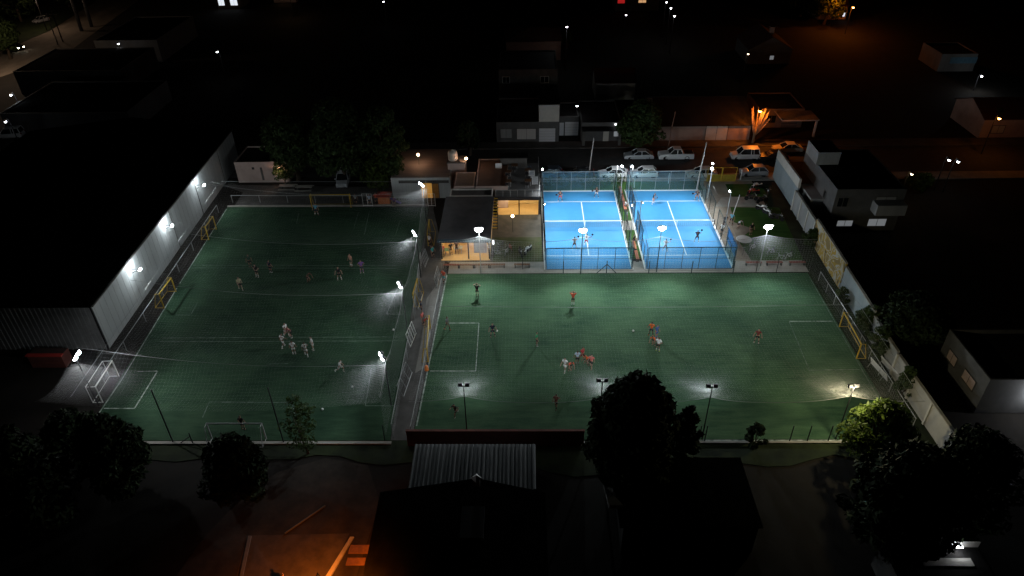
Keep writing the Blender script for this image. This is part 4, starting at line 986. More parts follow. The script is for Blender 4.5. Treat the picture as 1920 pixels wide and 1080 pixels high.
# hoardings leaning by the right goal
for i, (u, v) in enumerate(((1645, 700), (1665, 697))):
    p = G(u, v); o = thing('hoarding', ['narrow white board leaning behind the right goal, left one', 'narrow white board leaning behind the right goal, right one'][i], 'board', (p.x, p.y, 0), R(100))
    mb = MB(); mb.box((0, 0, .55), (2.6, .05, .9), rx=R(-20)); mb.build('panel', plast, o); mb = MB(); mb.tube((-1, .4, 0), (-1, .1, .9), .02); mb.tube((1, .4, 0), (1, .1, .9), .02); mb.build('leg', galv, o)
# blue screen by the right court, white flap, yellow gate
o = thing('blue_screen', 'tall blue windbreak screen beside the right blue court', 'screen', (25.15, 73.8, 0))
mb = MB(); mb.box((0, 0, 1.0), (.05, 4.4, 1.7)); mb.build('panel', mat('blue_screen', (.03, .15, .36), .6), o)
mb = MB(); mb.box((.06, 0, .9), (.04, 4.2, .22)); mb.build('lettering_band', white, o)
for y in (-2.2, 2.2):
    mb = MB(); mb.tube((0, y, 0), (0, y, 2.0), .04); mb.build('post', galv, o)
o = thing('yellow_gate', 'yellow framed street gate beside the right blue court', 'gate', (26.1, 92.3, 0))
for x0 in (0, 2.1):
    mb = MB(); mb.path([(x0, 0, .1), (x0, 0, 2.2), (x0+2.0, 0, 2.2), (x0+2.0, 0, .1), (x0, 0, .1)], .05, 6); mb.tube((x0, 0, 1.1), (x0+2.0, 0, 1.1), .04); mb.build('leaf_frame', yellow, o)
    mb = MB(); mb.bx(x0+.08, x0+1.95, -.01, .01, .12, 1.06); mb.build('panel', mat('yellow_panel', (.30, .22, .03), .6), o)
def pole(u, v, h, label, m, r=.09, lamp=None):
    p = G(u, v); o = thing('utility_pole', label, 'pole', (p.x, p.y, 0), group='poles along the street')
    mb = MB(); mb.path([(0, 0, 0), (.15, 0, h*.5), (.42, 0, h)], [r, r*.85, r*.65], 8); mb.build('shaft', m, o)
    mb = MB(); mb.lathe([(r*.9, 0), (r*1.0, .1), (r*.5, .25), (.01, .28)], (.42, 0, h), 8); mb.build('cap', m, o)
pole(1104, 330, 5.6, 'pale leaning street pole behind the left blue court', mat('pole_concrete', (.32, .29, .27), .8))
pole(1305, 361, 7.3, 'pale tall street pole at the back of the right blue court', mat('pole_pale', (.42, .40, .38), .7))
pole(1253, 276, 5.6, 'dim pole before the long street wall', mat('pole_brown', (.22, .15, .12), .8))
pole(1372, 412, 3.4, 'short white pole carrying a dark camera in the motorbike yard', white, .05)
for u, v, h, lb in ((1388, 338, 1.7, 'short pale gate post beside the orange lit parked car'), (1253, 344, 1.6, 'short white post in the hedge strip behind the right court'), (1189, 352, 1.7, 'short white post behind the left edge of the right court')):
    post(u, v, h, lb, white, .05, group='white posts by the street')
for u, v, lb in ((1158, 311, 'left bright white mast lamp head above the parked white car'), (1187, 312, 'right bright white mast lamp head above the parked white car')):
    q = G(u, v, 3.2); o = thing('mast_lamp', lb, 'lamp', (q.x, q.y, 0), group='small mast lamps')
    mb = MB(); mb.tube((0, 0, 0), (0, 0, 3.2), .035); mb.build('pole', galv, o); mb = MB(); mb.lathe([(.05, -.55), (.07, -.3), (.10, 0), (.03, .05)], (0, 0, 3.2), 8); mb.build('head', emit('mast_glow', (.95, .97, 1), 1.6), o); light('POINT', (0, .25, 3.0), 320, (.88, .95, 1), o)
# ------------------------------------------------------------------ VEHICLES
def paint(name, c, r=.3): return mat(name, c, r, var=.05, spec=.5)
CARS = {   # stations: (x, belt/hood height, half width); roof: (x0 base of windscreen, x1 roof front, x2 roof rear, x3 rear base, roof height)
 'sedan': dict(L=4.5, st=[(-2.25, .55, .72), (-2.1, .72, .82), (-1.2, .86, .87), (.0, .90, .88), (1.4, .92, .87), (2.1, .88, .82), (2.25, .62, .74)], roof=(-1.05, -.25, .95, 1.75, 1.42), wb=(-1.4, 1.35)),
 'hatchback': dict(L=3.9, st=[(-1.95, .58, .70), (-1.8, .76, .80), (-1.0, .90, .85), (.2, .94, .86), (1.5, .96, .85), (1.85, .90, .80), (1.95, .60, .74)], roof=(-.95, -.2, 1.25, 1.88, 1.50), wb=(-1.25, 1.25)),
 'pickup': dict(L=5.3, st=[(-2.65, .72, .78), (-2.5, .92, .88), (-1.4, 1.06, .92), (.0, 1.08, .92), (2.4, 1.06, .91), (2.62, 1.02, .90), (2.65, .70, .88)], roof=(-1.2, -.45, .65, .95, 1.76), wb=(-1.65, 1.6)),
 'van': dict(L=4.2, st=[(-2.1, .62, .74), (-1.95, .84, .82), (-1.2, .98, .86), (.2, 1.02, .87), (1.9, 1.04, .86), (2.06, 1.0, .84), (2.1, .62, .80)], roof=(-1.15, -.45, 1.85, 2.04, 1.80), wb=(-1.35, 1.3)),
}
def make_car(kind, body_m, label, loc, rz, group, lights_on=False):
    K = CARS[kind]; o = thing({'sedan': 'parked_car', 'hatchback': 'parked_car', 'pickup': 'pickup_truck', 'van': 'parked_van'}[kind], label, {'pickup': 'pickup truck', 'van': 'van'}.get(kind, 'car'), loc, rz, group)
    vs = []; fs = []; prof = lambda zt, w: [(-w*.9, .22), (-w, .34), (-w*1.0, .34+(zt-.34)*.55), (-w*.95, zt-.05), (-w*.85, zt), (w*.85, zt), (w*.95, zt-.05), (w, .34+(zt-.34)*.55), (w, .34), (w*.9, .22)]
    n = 10
    for (x, zt, w) in K['st']:
        for (y, z) in prof(zt, w): vs.append((x, y, z))
    k = len(K['st'])
    for i in range(k-1):
        for j in range(n): fs.append((i*n+j, i*n+(j+1) % n, (i+1)*n+(j+1) % n, (i+1)*n+j))
    fs += [tuple(range(n))[::-1], tuple(range((k-1)*n, k*n))]
    mb = MB()._add(vs, fs)
    x0, x1, x2, x3, zr = K['roof']; belt = .93 if kind in ('sedan', 'hatchback') else 1.05; wb_, wr = .80, .62
    if kind in ('pickup', 'van'): wb_, wr = .85, .68
    # roof slab and pillars in body paint
    mb.prism([(x1-.05, -wr), (x2+.05, -wr), (x2+.05, wr), (x1-.05, wr)], zr-.06, zr)
    for s in (-1, 1):
        mb.bar((x0, s*wb_, belt-.03), (x1, s*wr, zr-.03), .07, .07); mb.bar((x3, s*wb_, belt-.03), (x2, s*wr, zr-.03), .10 if kind != 'van' else .16, .09)
        xm = (x1+x2)/2; mb.bar((xm, s*(wb_+.01), belt-.03), (xm, s*(wr+.01), zr-.03), .08, .06)
        if kind == 'van': mb.bar((1.1, s*(wb_+.01), belt-.03), (1.05, s*(wr+.01), zr-.03), .08, .06)
    if kind == 'pickup':
        pass
    mb.build('body', body_m, o)
    mb = MB(); b0, b1 = x0+.02, x3-.02
    mb._add([(b0, -wb_+.02, belt-.06), (b1, -wb_+.02, belt-.06), (b1, wb_-.02, belt-.06), (b0, wb_-.02, belt-.06), (x1+.01, -wr+.01, zr-.055), (x2-.01, -wr+.01, zr-.055), (x2-.01, wr-.01, zr-.055), (x1+.01, wr-.01, zr-.055)],
            [(3, 2, 1, 0), (4, 5, 6, 7), (0, 1, 5, 4), (1, 2, 6, 5), (2, 3, 7, 6), (3, 0, 4, 7)])
    mb.build('windows', carglass, o)
    if kind == 'pickup':
        mb = MB(); mb.bx(1.05, 2.55, -.72, .72, 1.063, 1.07); mb.build('cargo_bed', black, o)
    rw = .31 if kind != 'pickup' else .38
    wy = K['st'][2][2]-.10
    for x in K['wb']:
        for s in (-1, 1):
            mb = MB(); mb.lathe([(rw*.62, -.09), (rw*.93, -.10), (rw, -.06), (rw, .06), (rw*.93, .10), (rw*.62, .09)], (x, s*wy, rw), 18, axis='Y'); w = mb.build('wheel', rubber, o, True)
            mb = MB(); mb.lathe([(.02, 0), (rw*.6, .005), (rw*.64, .03), (.02, .04)] if s > 0 else [(.02, -.04), (rw*.64, -.03), (rw*.6, -.005), (.02, 0)], (x, s*(wy+s*0+.07*s), rw), 14, axis='Y'); mb.build('rim', chrome, w)
    xf, zf_, wf = K['st'][1]; xr, zr_, wr_ = K['st'][-2]
    hl = lensWm if lights_on else clearlens
    for s in (-1, 1):
        mb = MB(); mb.box((xf-.03, s*(wf-.2), zf_-.10), (.22, .30, .13), rz=R(-14*s)); mb.build('headlight', hl, o)
        mb = MB(); mb.box((xr+.05, s*(wr_-.12), zr_-.10), (.16, .18, .20)); mb.build('taillight', redlens, o)
        mb = MB(); mb.box((x0+.25, s*(wb_+.14), belt+.06), (.10, .16, .12)); mb.build('mirror', body_m, o)
    mb = MB(); mb.box((K['st'][0][0]-.015, 0, .42), (.03, .42, .11)); mb.build('number_plate', plateM, o)
    mb = MB(); mb.box((K['st'][0][0]+.03, 0, .28), (.12, 1.3, .12)); mb.box((K['st'][-1][0]-.03, 0, .30), (.12, 1.4, .12)); mb.build('bumper', black, o)
    return o
silver = paint('silver_paint', (.36, .38, .40)); wpaint = paint('white_car_paint', (.66, .67, .68)); bpaint = paint('black_car_paint', (.012, .012, .014)); dpaint = paint('dark_blue_paint', (.03, .04, .06)); gpaint = paint('grey_car_paint', (.22, .23, .25)); opaint = paint('pale_car_paint', (.55, .52, .48))
Gc = 'cars parked along the street'
def at(u, v): p = G(u, v); return (p.x, p.y, 0)
def park(kind, m, u, v, label, rz=0, **k): return make_car(kind, m, label, at(u, v), rz, Gc, **k)
park('sedan', silver, 1197, 297, 'silver sedan parked on the far side of the street left of the pickup')
park('pickup', wpaint, 1266, 297, 'white double cab pickup parked on the far side of the street')
park('van', wpaint, 1395, 297, 'white van with an orange lit roof on the far side of the street')
park('sedan', opaint, 1475, 284, 'pale car under the orange street lamp before the canopy house')
park('sedan', bpaint, 1447, 299, 'black car with glinting headlights beside the orange lit van')
park('sedan', wpaint, 1150, 331, 'white car parked behind the hedge between the blue courts')
park('hatchback', wpaint, 1207, 331, 'white hatchback parked behind the right blue court')
park('sedan', opaint, 1315, 331, 'pale car parked behind the tall pale pole of the right court')
park('hatchback', gpaint, 1412, 328, 'hatchback with an orange lit roof near the yellow gate')
park('hatchback', dpaint, 1030, 331, 'dark car with a pale roof parked behind the left blue court, left one')
park('sedan', bpaint, 1085, 331, 'black car parked behind the left blue court beside the hedge')
make_car('van', wpaint, 'white van in the dark yard at the left edge of the picture', at(22, 258), R(8), 'vehicles far off in the dark')
make_car('hatchback', gpaint, 'pale car parked on the verge of the far dirt road', at(78, 42), R(60), 'vehicles far off in the dark')
c = make_car('sedan', bpaint, 'car with shining headlights driving on the far dirt road', at(31, 92), R(152), 'vehicles far off in the dark', lights_on=True)
make_car('van', silver, 'pale van half hidden under the trees behind the far yellow goal', at(645, 343), R(95), 'vehicles far off in the dark')

def motorbike(u, v, rz, col, label):
    p = G(u, v); o = thing('motorbike', label, 'motorbike', (p.x, p.y, .02), rz, 'parked motorbikes')
    for x in (-.64, .64):
        mb = MB(); mb.lathe([(.22, -.05), (.29, -.045), (.30, 0), (.29, .045), (.22, .05)], (x, 0, .30), 16, axis='Y'); w = mb.build('wheel', rubber, o, True)
        mb = MB(); mb.lathe([(.02, -.03), (.20, -.01), (.20, .01), (.02, .03)], (x, 0, .30), 10, axis='Y'); mb.build('rim', chrome, w)
    mb = MB(); mb.path([(-.42, 0, .80), (-.2, 0, .84), (.05, 0, .76), (.25, 0, .62)], [.10, .16, .15, .08], 8); mb.path([(-.64, .07, .3), (-.46, .05, .85)], .03, 6); mb.path([(-.64, -.07, .3), (-.46, -.05, .85)], .03, 6); mb.box((-.64, 0, .62), (.46, .13, .03)); mb.box((.55, 0, .66), (.5, .20, .12)); mb.build('fairing', col, o)
    mb = MB(); mb.box((.02, 0, .42), (.46, .24, .32)); mb.tube((.0, .13, .3), (.75, .15, .36), .05); mb.build('engine', black, o)
    mb = MB(); mb.path([(.08, 0, .80), (.35, 0, .79), (.7, 0, .86)], [.10, .13, .07], 8); mb.build('seat', black, o)
    mb = MB(); mb.path([(-.36, -.36, 1.02), (-.44, -.12, .96), (-.44, .12, .96), (-.36, .36, 1.02)], .02, 6); mb.build('handlebar', chrome, o)
    mb = MB(); mb.lathe([(.02, -.08), (.09, -.05), (.10, .05), (.02, .07)], (-.56, 0, .84), 10, axis='X'); mb.build('headlight', clearlens, o)
    return o
wf = paint('white_fairing', (.70, .70, .70)); bf = paint('black_fairing', (.02, .02, .022)); rf_ = paint('red_fairing', (.35, .03, .02))
for u, v, rz, m, lb in ((1418, 354, 20, wf, 'white motorbike farthest back on the lawn beside the grey side wall'), (1412, 365, 5, rf_, 'red and black motorbike in the middle of the parked group'), (1408, 376, 170, bf, 'black motorbike with a shining white cover nearest the short white pole'), (1428, 380, 200, bf, 'black motorbike with a bright headlight in the middle of the group'),
                        (1428, 396, 140, wf, 'white motorbike lying aslant at the near side of the group'), (1437, 404, 110, wf, 'white and black motorbike just behind the bright lawn mast'), (1456, 413, 150, bf, 'black motorbike at the right end of the group by the grey wall'), (1440, 365, 60, bf, 'black motorbike in the dark right back of the group'),
                        (990, 474, 60, wf, 'white fronted motorbike standing in the club yard'), (976, 478, 100, bf, 'black motorbike standing in the club yard')):
    motorbike(u, v, R(rz), m, lb)
def bicycle(u, v, rz, col, label):
    p = G(u, v); o = thing('bicycle', label, 'bicycle', (p.x, p.y, .02), rz, 'parked bicycles')
    for x in (-.52, .52):
        mb = MB(); prev = None
        ring = [Vector((x+.33*math.cos(t*math.pi/9), 0, .34+.33*math.sin(t*math.pi/9))) for t in range(19)]
        mb.path(ring, .018, 5); w = mb.build('wheel', rubber, o)
        mb = MB()
        for t in range(6): mb.tube((x, 0, .34), (x+.32*math.cos(t*math.pi/3), 0, .34+.32*math.sin(t*math.pi/3)), .004, n=3)
        mb.build('spokes', chrome, w)
    A, B, C, D = Vector((-.38, 0, .82)), Vector((.22, 0, .82)), Vector((.05, 0, .32)), Vector((.52, 0, .34))
    mb = MB()
    for a, b in ((A, B), (A, C), (B, C), (C, D), (B, D), (A, Vector((-.52, 0, .34))), (B, Vector((.25, 0, .95)))): mb.tube(a, b, .02)
    mb.build('frame', col, o)
    mb = MB(); mb.box((.27, 0, .97), (.26, .14, .05)); mb.build('saddle', black, o)
    mb = MB(); mb.path([(-.46, -.28, 1.0), (-.40, -.05, .98), (-.40, .05, .98), (-.46, .28, 1.0)], .015, 6); mb.tube((-.40, 0, .98), (-.38, 0, .82), .015); mb.build('handlebar', chrome, o)
for u, v, rz, m, lb in ((1410, 470, 40, wf, 'white bicycle lying in the net glow of the lawn'), (1444, 478, 20, silver, 'pale bicycle on the lawn below the bright mast'), (1393, 474, 70, bf, 'dark bicycle beside the round white table'), (940, 468, 30, bf, 'dark bicycle left in the bicycle cluster of the club yard'), (950, 478, 70, silver, 'silver bicycle in front of the cluster in the club yard'), (957, 470, 110, rf_, 'red bicycle at the right of the cluster in the club yard'), (930, 480, 10, silver, 'silver bicycle lying left of the club yard cluster'), (1464, 490, 0, silver, 'pale bicycle beside the middle red bench'), (1478, 486, 30, wf, 'white bicycle leaning near the right red bench')):
    bicycle(u, v, R(rz), m, lb)

# ------------------------------------------------------------------ TREES
def leafquads(mb, c, rad, n, size, seed, flat=.0):
    r = random.Random(seed)
    for _ in range(n):
        while True:
            p = Vector((r.uniform(-1, 1), r.uniform(-1, 1), r.uniform(-1, 1)))
            if .25 < p.length < 1: break
        p = p.normalized()*(p.length**.45)
        q = Vector((c[0]+p.x*rad[0], c[1]+p.y*rad[1], c[2]+p.z*rad[2]))
        nrm = (p*.8+Vector((r.uniform(-1, 1), r.uniform(-1, 1), r.uniform(-.4, 1)))).normalized()
        a = nrm.orthogonal().normalized(); a = Matrix.Rotation(r.uniform(0, 6.28), 3, nrm) @ a; b = nrm.cross(a); s = size*r.uniform(.6, 1.3)
        mb._add([q-a*s, q-b*s*.45, q+a*s, q+b*s*.45], [(0, 1, 2, 3)])
def tree(label, x, y, h, cr, leaf, seed, n=3500, size=.26, trunk=.35, name='tree', cat='tree', clumps=26, barkm=None, group='trees', squash=1.0, base=None, tf=.32):
    r = random.Random(seed); o = thing(name, label, cat, (x, y, 0), r.uniform(0, 6), group)
    tr = MB(); th = h*tf
    top = Vector((r.uniform(-.3, .3), r.uniform(-.3, .3), th))
    tr.path([(0, 0, -.1), (0, 0, .3), top*.6, top], [trunk*1.3, trunk, trunk*.85, trunk*.7], 8)
    cm = MB(); zc = base if base is not None else th*.9
    for k in range(clumps):
        f = (k+.5)/clumps; an = k*2.39996+r.uniform(-.4, .4)
        zz = zc+(h-zc)*(.12+.80*f); prof = math.sin(math.pi*min(1, (.18+.80*f)))**.7
        cs = cr*r.choice((.15, .22, .28, .34, .40))*r.uniform(.85, 1.15); rr = max(0, (cr-cs*.9))*prof*r.uniform(.45, 1.0); zz = zc+cs*.5+(h-zc-cs*1.2)*f
        c = Vector((rr*math.cos(an), rr*math.sin(an)*squash, zz))
        if k % 3 == 0: tr.path([top*.9, top*.9+(c-top*.9)*.55+Vector((0, 0, .3)), c], [trunk*.42, trunk*.26, trunk*.07], 6)
        leafquads(cm, c, (cs, cs, cs*r.uniform(.6, .9)), max(12, int(n/clumps*(cs/cr/.29)**2*.8)), size, seed*131+k)
    tr.build('trunk', barkm or bark, o); cm.build('crown', leaf, o)
    return o
def tpx(label, u, v, vt, halfpx, leaf, seed, **k):
    """foot pixel, top row and half width in pixels of the survey photo"""
    p = G(u, v); d = (p-Vector((0, 0, CAM_H))).dot(FV); cr = halfpx*d/F_PX
    lo, hi = 0, 40
    for _ in range(40):
        m_ = (lo+hi)/2; q = Vector((p.x, p.y, m_-CAM_H)); vv = 540-F_PX*q.dot(UC)/q.dot(FV)
        if vv > vt: lo = m_
        else: hi = m_
    return tree(label, p.x, p.y, lo, cr, leaf, seed, **k)
tpx('very large round dark tree at the near edge of the right pitch', 1180, 905, 712, 94, leafD, 3, n=26000, size=.30, clumps=70, trunk=.5, base=1.2)
tpx('lower dark tree leaning at the right flank of the largest front tree', 1272, 880, 760, 36, leafD, 4, n=5000, clumps=24, base=.8)
tpx('round dark bush on the near kerb of the right pitch', 1412, 838, 794, 23, leafD, 5, n=2200, size=.16, clumps=16, base=.2, name='bush', cat='bush', trunk=.08)
tpx('bright yellow green tree lit by the warm floodlight', 1628, 866, 757, 72, leafY, 6, n=8000, size=.24, clumps=40, base=1.0)
tpx('wide dark tree sprawling below the yellow green tree', 1660, 1010, 850, 115, leafD, 7, n=16000, clumps=60, base=.6, size=.3)
tpx('dark tree in the bottom right corner behind the panelled wall', 1770, 1000, 815, 90, leafD, 8, n=9000, clumps=40, base=.8)
tpx('dense dark tree before the left end of the near kerb', 242, 915, 786, 68, leafD, 9, n=12000, clumps=46, base=.6)
tpx('lower dark bushy tree below the near white goal', 455, 925, 828, 70, leafD, 10, n=9000, clumps=40, base=.4)
tpx('thin wispy tree standing before the near end of the left pitch', 578, 850, 742, 42, leafM, 11, n=1600, size=.16, clumps=30, trunk=.10, base=1.0)
tpx('dark shrub left of the dense front tree at the pitch corner', 150, 850, 775, 60, leafD, 12, n=5000, clumps=26, base=.2, name='bush', cat='bush', trunk=.1)
tpx('dark tree mass at the lower left corner', 90, 980, 810, 95, leafD, 13, n=8000, clumps=36, base=.6)
tpx('large dark tree farthest left behind the far yellow goal', 560, 336, 205, 66, leafM, 14, n=9000, clumps=44, size=.30, base=2.2)
tpx('largest leafy tree in the middle behind the far yellow goal', 650, 345, 185, 74, leafM, 15, n=12000, clumps=50, size=.30, base=2.4)
tpx('leafy tree with an amber lit right flank beside the orange bulb', 728, 350, 200, 60, leafM, 16, n=10000, clumps=46, size=.28, base=2.2)
tpx('low green tree beside the white shed behind the far goal', 712, 362, 290, 36, leafY, 17, n=3600, clumps=26, size=.20, base=1.0)
tpx('small sparse tree before the pink house', 535, 345, 305, 24, leafM, 18, n=1400, clumps=18, size=.18, base=.8, trunk=.12)
tpx('round green tree across the street above the silver sedan', 1200, 283, 186, 50, leafM, 19, n=8000, clumps=40, size=.26, base=1.6)
tpx('faint dark tree left of the curtained house across the street', 880, 290, 225, 30, leafD, 20, n=2500, clumps=22, base=1.4)
tpx('dark tree spreading behind the plain grey right wall', 1700, 640, 560, 75, leafD, 21, n=9000, clumps=40, base=1.0)
tpx('shrubby green tree inside the plain grey right wall', 1628, 622, 575, 34, leafM, 22, n=3500, clumps=26, size=.2, base=.3, trunk=.1)
tpx('dark green shrub behind the right goal', 1640, 668, 610, 26, leafM, 23, n=2200, clumps=20, size=.18, base=.2, trunk=.08, name='bush', cat='bush')
tpx('low green shrub growing at the mural foot', 1574, 568, 538, 17, leafM, 24, n=1400, clumps=14, size=.15, base=.1, trunk=.06, name='bush', cat='bush')
tpx('dark green shrub at the grey wall above the mural', 1520, 462, 430, 22, leafM, 25, n=1800, clumps=16, size=.17, base=.1, trunk=.06, name='bush', cat='bush')
tpx('yellow green hedge bush lit beside the far right houses', 1722, 352, 326, 30, leafY, 26, n=1800, clumps=18, size=.3, base=.2, name='bush', cat='bush')
tpx('shrub in the panelled wall corner at the right', 1690, 740, 690, 24, leafM, 27, n=1800, clumps=16, size=.18, base=.1, trunk=.06, name='bush', cat='bush')
for i, (u, v, vt, hw, lf, lb) in enumerate(((40, 40, -60, 60, leafM, 'dim green tree on the verge of the far dirt road, left one'), (130, 12, -70, 45, leafM, 'dim green tree on the verge of the far dirt road, right one'), (20, 110, 20, 40, leafM, 'dim tree at the left edge above the shining headlights'),
        (1545, 45, -20, 36, leafY, 'tree lit amber at the top beside the glowing house'), (1500, 30, -20, 34, leafM, 'dim green tree at the top left of the amber tree'), (1062, 90, 60, 10, leafY, 'small pale lit tree beside the far white lamp mast'), (1855, 250, 205, 22, leafM, 'amber tinted tree beside the far right orange house'))):
    tpx(lb, u, v, vt, hw, lf, 40+i, n=2600, clumps=22, size=.45, base=1.5)
# palms seen dark against the far dirt road
for u, v, vt, lb in ((153, 58, -10, 'dark slender palm against the far road, left one'), (172, 50, -25, 'dark slender palm against the far road, right one')):
    p = G(u, v); o = thing('palm_tree', lb, 'palm', (p.x, p.y, 0), group='palms by the far road'); h = 11
    mb = MB(); mb.path([(0, 0, 0), (.2, 0, h*.5), (.1, 0, h)], [.45, .4, .35], 8); mb.build('trunk', black, o); mb = MB()
    for k in range(26):
        a = k*2.4; e = .9-.06*k; dv = Vector((math.cos(a), math.sin(a), 0)); pts = [Vector((.1, 0, h))+dv*(t*.75)+Z*(t*e*.6-.16*t*t) for t in range(5)]; sd = Vector((-dv.y, dv.x, 0))
        for i_ in range(4): mb.quad(pts[i_]-sd*.35, pts[i_+1]-sd*(.3-.07*i_), pts[i_+1]+sd*(.3-.07*i_), pts[i_]+sd*.35)
    mb.build('crown', leafD, o)
for u, v, lb in ((67, 52, 'x'),): pass
for u, v, vt, lb in ((109, 84, 47, 'thin dark street pole against the far dirt road, left one'), (118, 78, 48, 'thin dark street pole with a crossbar against the far dirt road')):
    p = G(u, v); o = thing('utility_pole', lb, 'pole', (p.x, p.y, 0), group='poles along the street'); mb = MB(); mb.tube((0, 0, 0), (0, 0, 7), .14, .1); mb.build('shaft', black, o); mb = MB(); mb.bar((-.9, 0, 6.2), (.9, 0, 6.2), .12, .12); mb.build('crossbar', black, o)
# the pruned bare tree round the orange lamp
p = G(1423, 208, 5.4); p.z = 0; o = thing('bare_tree', 'bare pruned tree with upright shoots glowing round the orange lamp', 'tree', (p.x, p.y, 0), group='trees'); r_ = random.Random(5)
mb = MB(); mb.path([(0, 0, 0), (0, 0, 1.4)], [.22, .2], 8)
for k in range(34):
    a = r_.uniform(0, 6.28); s = r_.uniform(.5, 2.0); hh = r_.uniform(3.6, 6.0)
    mb.path([(0, 0, 1.3), (s*.35*math.cos(a), s*.35*math.sin(a), 2.2), (s*math.cos(a), s*math.sin(a), hh)], [.09, .07, .03], 5)
mb.build('branches', barkL, o)
# hedge behind the courts
def hedge(label, x0, x1, y, h, w, leaf, seed, name='hedge', holes=False):
    o = thing(name, label, name, ((x0+x1)/2, y, 0)); mb = MB(); r = random.Random(seed); k = int((x1-x0)/.5)
    for i in range(k):
        if holes and r.random() < .2: continue
        leafquads(mb, (x0-(x0+x1)/2+.5*i+.25, 0, h*.5), (.5, w, h*.5*r.uniform(.75, 1.15)), 90, .12, seed*77+i)
    mb.build('leaves', leaf, o); mb = MB()
    for i in range(0, k, 3): mb.path([(x0-(x0+x1)/2+.5*i, 0, 0), (x0-(x0+x1)/2+.5*i+.1, 0, h*.7)], [.03, .012], 5)
    mb.build('stems', bark, o)
hedge('leafy hedge behind the left blue court with gaps', 2.6, 12.2, 91.2, 1.7, .55, leafY, 3, holes=True)
hedge('dark green bush strip between the two courts at the street', 12.6, 14.3, 91.8, 1.9, .6, leafM, 4)
# plants on the side wall and in the yard
tpx('small dark potted plant on the far corner of the club terrace', 1004, 306, 292, 8, leafM, 61, n=500, clumps=8, size=.14, base=.1, trunk=.04, name='bush', cat='bush') if False else None

# ------------------------------------------------------------------ STREET AND FAR LAMPS
def street_lamp(u, v, z, label, power, colr, lens, base=None, r=.05, size=.35, group='street lamps', pm=None, spot=0):
    q = G(u, v, z); o = thing('street_lamp', label, 'street lamp', (q.x, q.y, 0), group=group)
    mb = MB(); mb.path([(0, .9, 0), (0, .9, z*.85), (0, .6, z+.25), (0, .15, z+.2)], [r*1.5, r, r*.8, r*.7], 8); mb.build('pole', pm or black, o)
    mb = MB(); mb.box((0, 0, z+.18), (size*.9, size*1.5, .14)); mb.build('lamp_head', black, o)
    mb = MB(); mb.lathe([(.02, -size*.45), (size*.35, -size*.3), (size*.45, 0), (size*.3, .08)], (0, 0, z), 12); mb.build('lens', lens, o)
    if power and spot: light('SPOT', (0, 0, z-size*.6), power, colr, o, size=spot, blend=1, soft=.15)
    elif power: light('POINT', (0, 0, z-size*.6), power, colr, o, soft=.15)
    return o
SOD = (1, .22, .016)
street_lamp(1425, 208, 5.6, 'orange sodium street lamp glowing in the bare tree', 1300, SOD, lensO, size=.5)
street_lamp(592, 1096, 6.5, 'orange street lamp lighting the street corner at the bottom', 14000, SOD, lensO, spot=150)
street_lamp(1880, 236, 5, 'dim orange lamp at the far right house', 420, SOD, emit('orange_dim', (1, .4, .1), 1.5)) if False else None
far = [(1063, 50, 9, 'white lamp on a tall mast above the far brick house', 260, (.95, .97, 1), 1), (1250, 4, 8, 'tallest of three far white lamps at the top edge', 120, (.9, .95, 1), 1), (1258, 15, 8, 'middle one of three far white lamps near the top', 120, (.9, .95, 1), 1), (1265, 30, 8, 'lowest one of three far white lamps near the top', 120, (.9, .95, 1), 1),
       (1403, 101, 6, 'warm far lamp left of the gabled chimney house', 90, (1, .7, .4), 2), (407, 97, 6, 'single faint far lamp in the dark left of the big trees', 60, (.9, .95, 1), 1), (620, 187, 7, 'single bright white lamp in the dark above the big trees', 60, (.85, .9, 1), 1),
       (1841, 143, 2.9, 'white lamp at the end of the blue awning', 420, (.9, .97, 1), 1), (1797, 303, 5, 'white far lamp at the right, lower one of two', 30, (1, 1, 1), 1), (1780, 300, 5, 'small white far lamp at the right, upper one of two', 14, (1, 1, 1), 1), (222, 82, 5, 'white lamp on the dark shed beside the far dirt road', 60, (.95, .97, 1), 1),
       (719, 3, 6, 'tiny far lamp at the top edge above the dark blocks', 0, (1, 1, 1), 1), (1082, 198, 5, 'tiny white lamp above the white garage', 0, (1, 1, 1), 1), (1572, -8, 7, 'orange lamp behind the amber lit tree at the top', 3500, SOD, 3), (1600, 14, 6, 'orange lamp above the glowing house at the top', 2600, SOD, 3), (1874, 222, 6, 'orange lamp above the far right house', 300, SOD, 3), (1710, 326, 5, 'warm lamp above the yellow green hedge bush', 90, (1, .75, .3), 2), (1174, 28, 5, 'small white lamp beside the red sign', 0, (1, 1, 1), 1),
       (20, 178, 5, 'pale lamp beyond the left edge lighting the grey street wall', 300, (.85, .95, 1), 1), (10, 228, 5, 'white lamp above the van at the left edge', 60, (.9, .95, 1), 1), (540, -12, 6, 'warm far lamp over the small orange porch', 300, (1, .6, .3), 2), (60, -5, 8, 'warm street lamp over the far dirt road', 2600, (1, .70, .48), 2), (200, 50, 8, 'second warm street lamp over the far dirt road', 700, (1, .66, .45), 0)]
for (u, v, z, lb, pw, c_, k) in far:
    if k == 0: continue
    street_lamp(u, v, z, lb, pw*.4, c_, {1: farW, 2: emit('far_lamp_warm', (1, .75, .5), 6), 3: lensO}[k], r=.06, size=.42)
light('POINT', G(-20, 60, 9), 2600, (1, .72, .5), soft=.3)
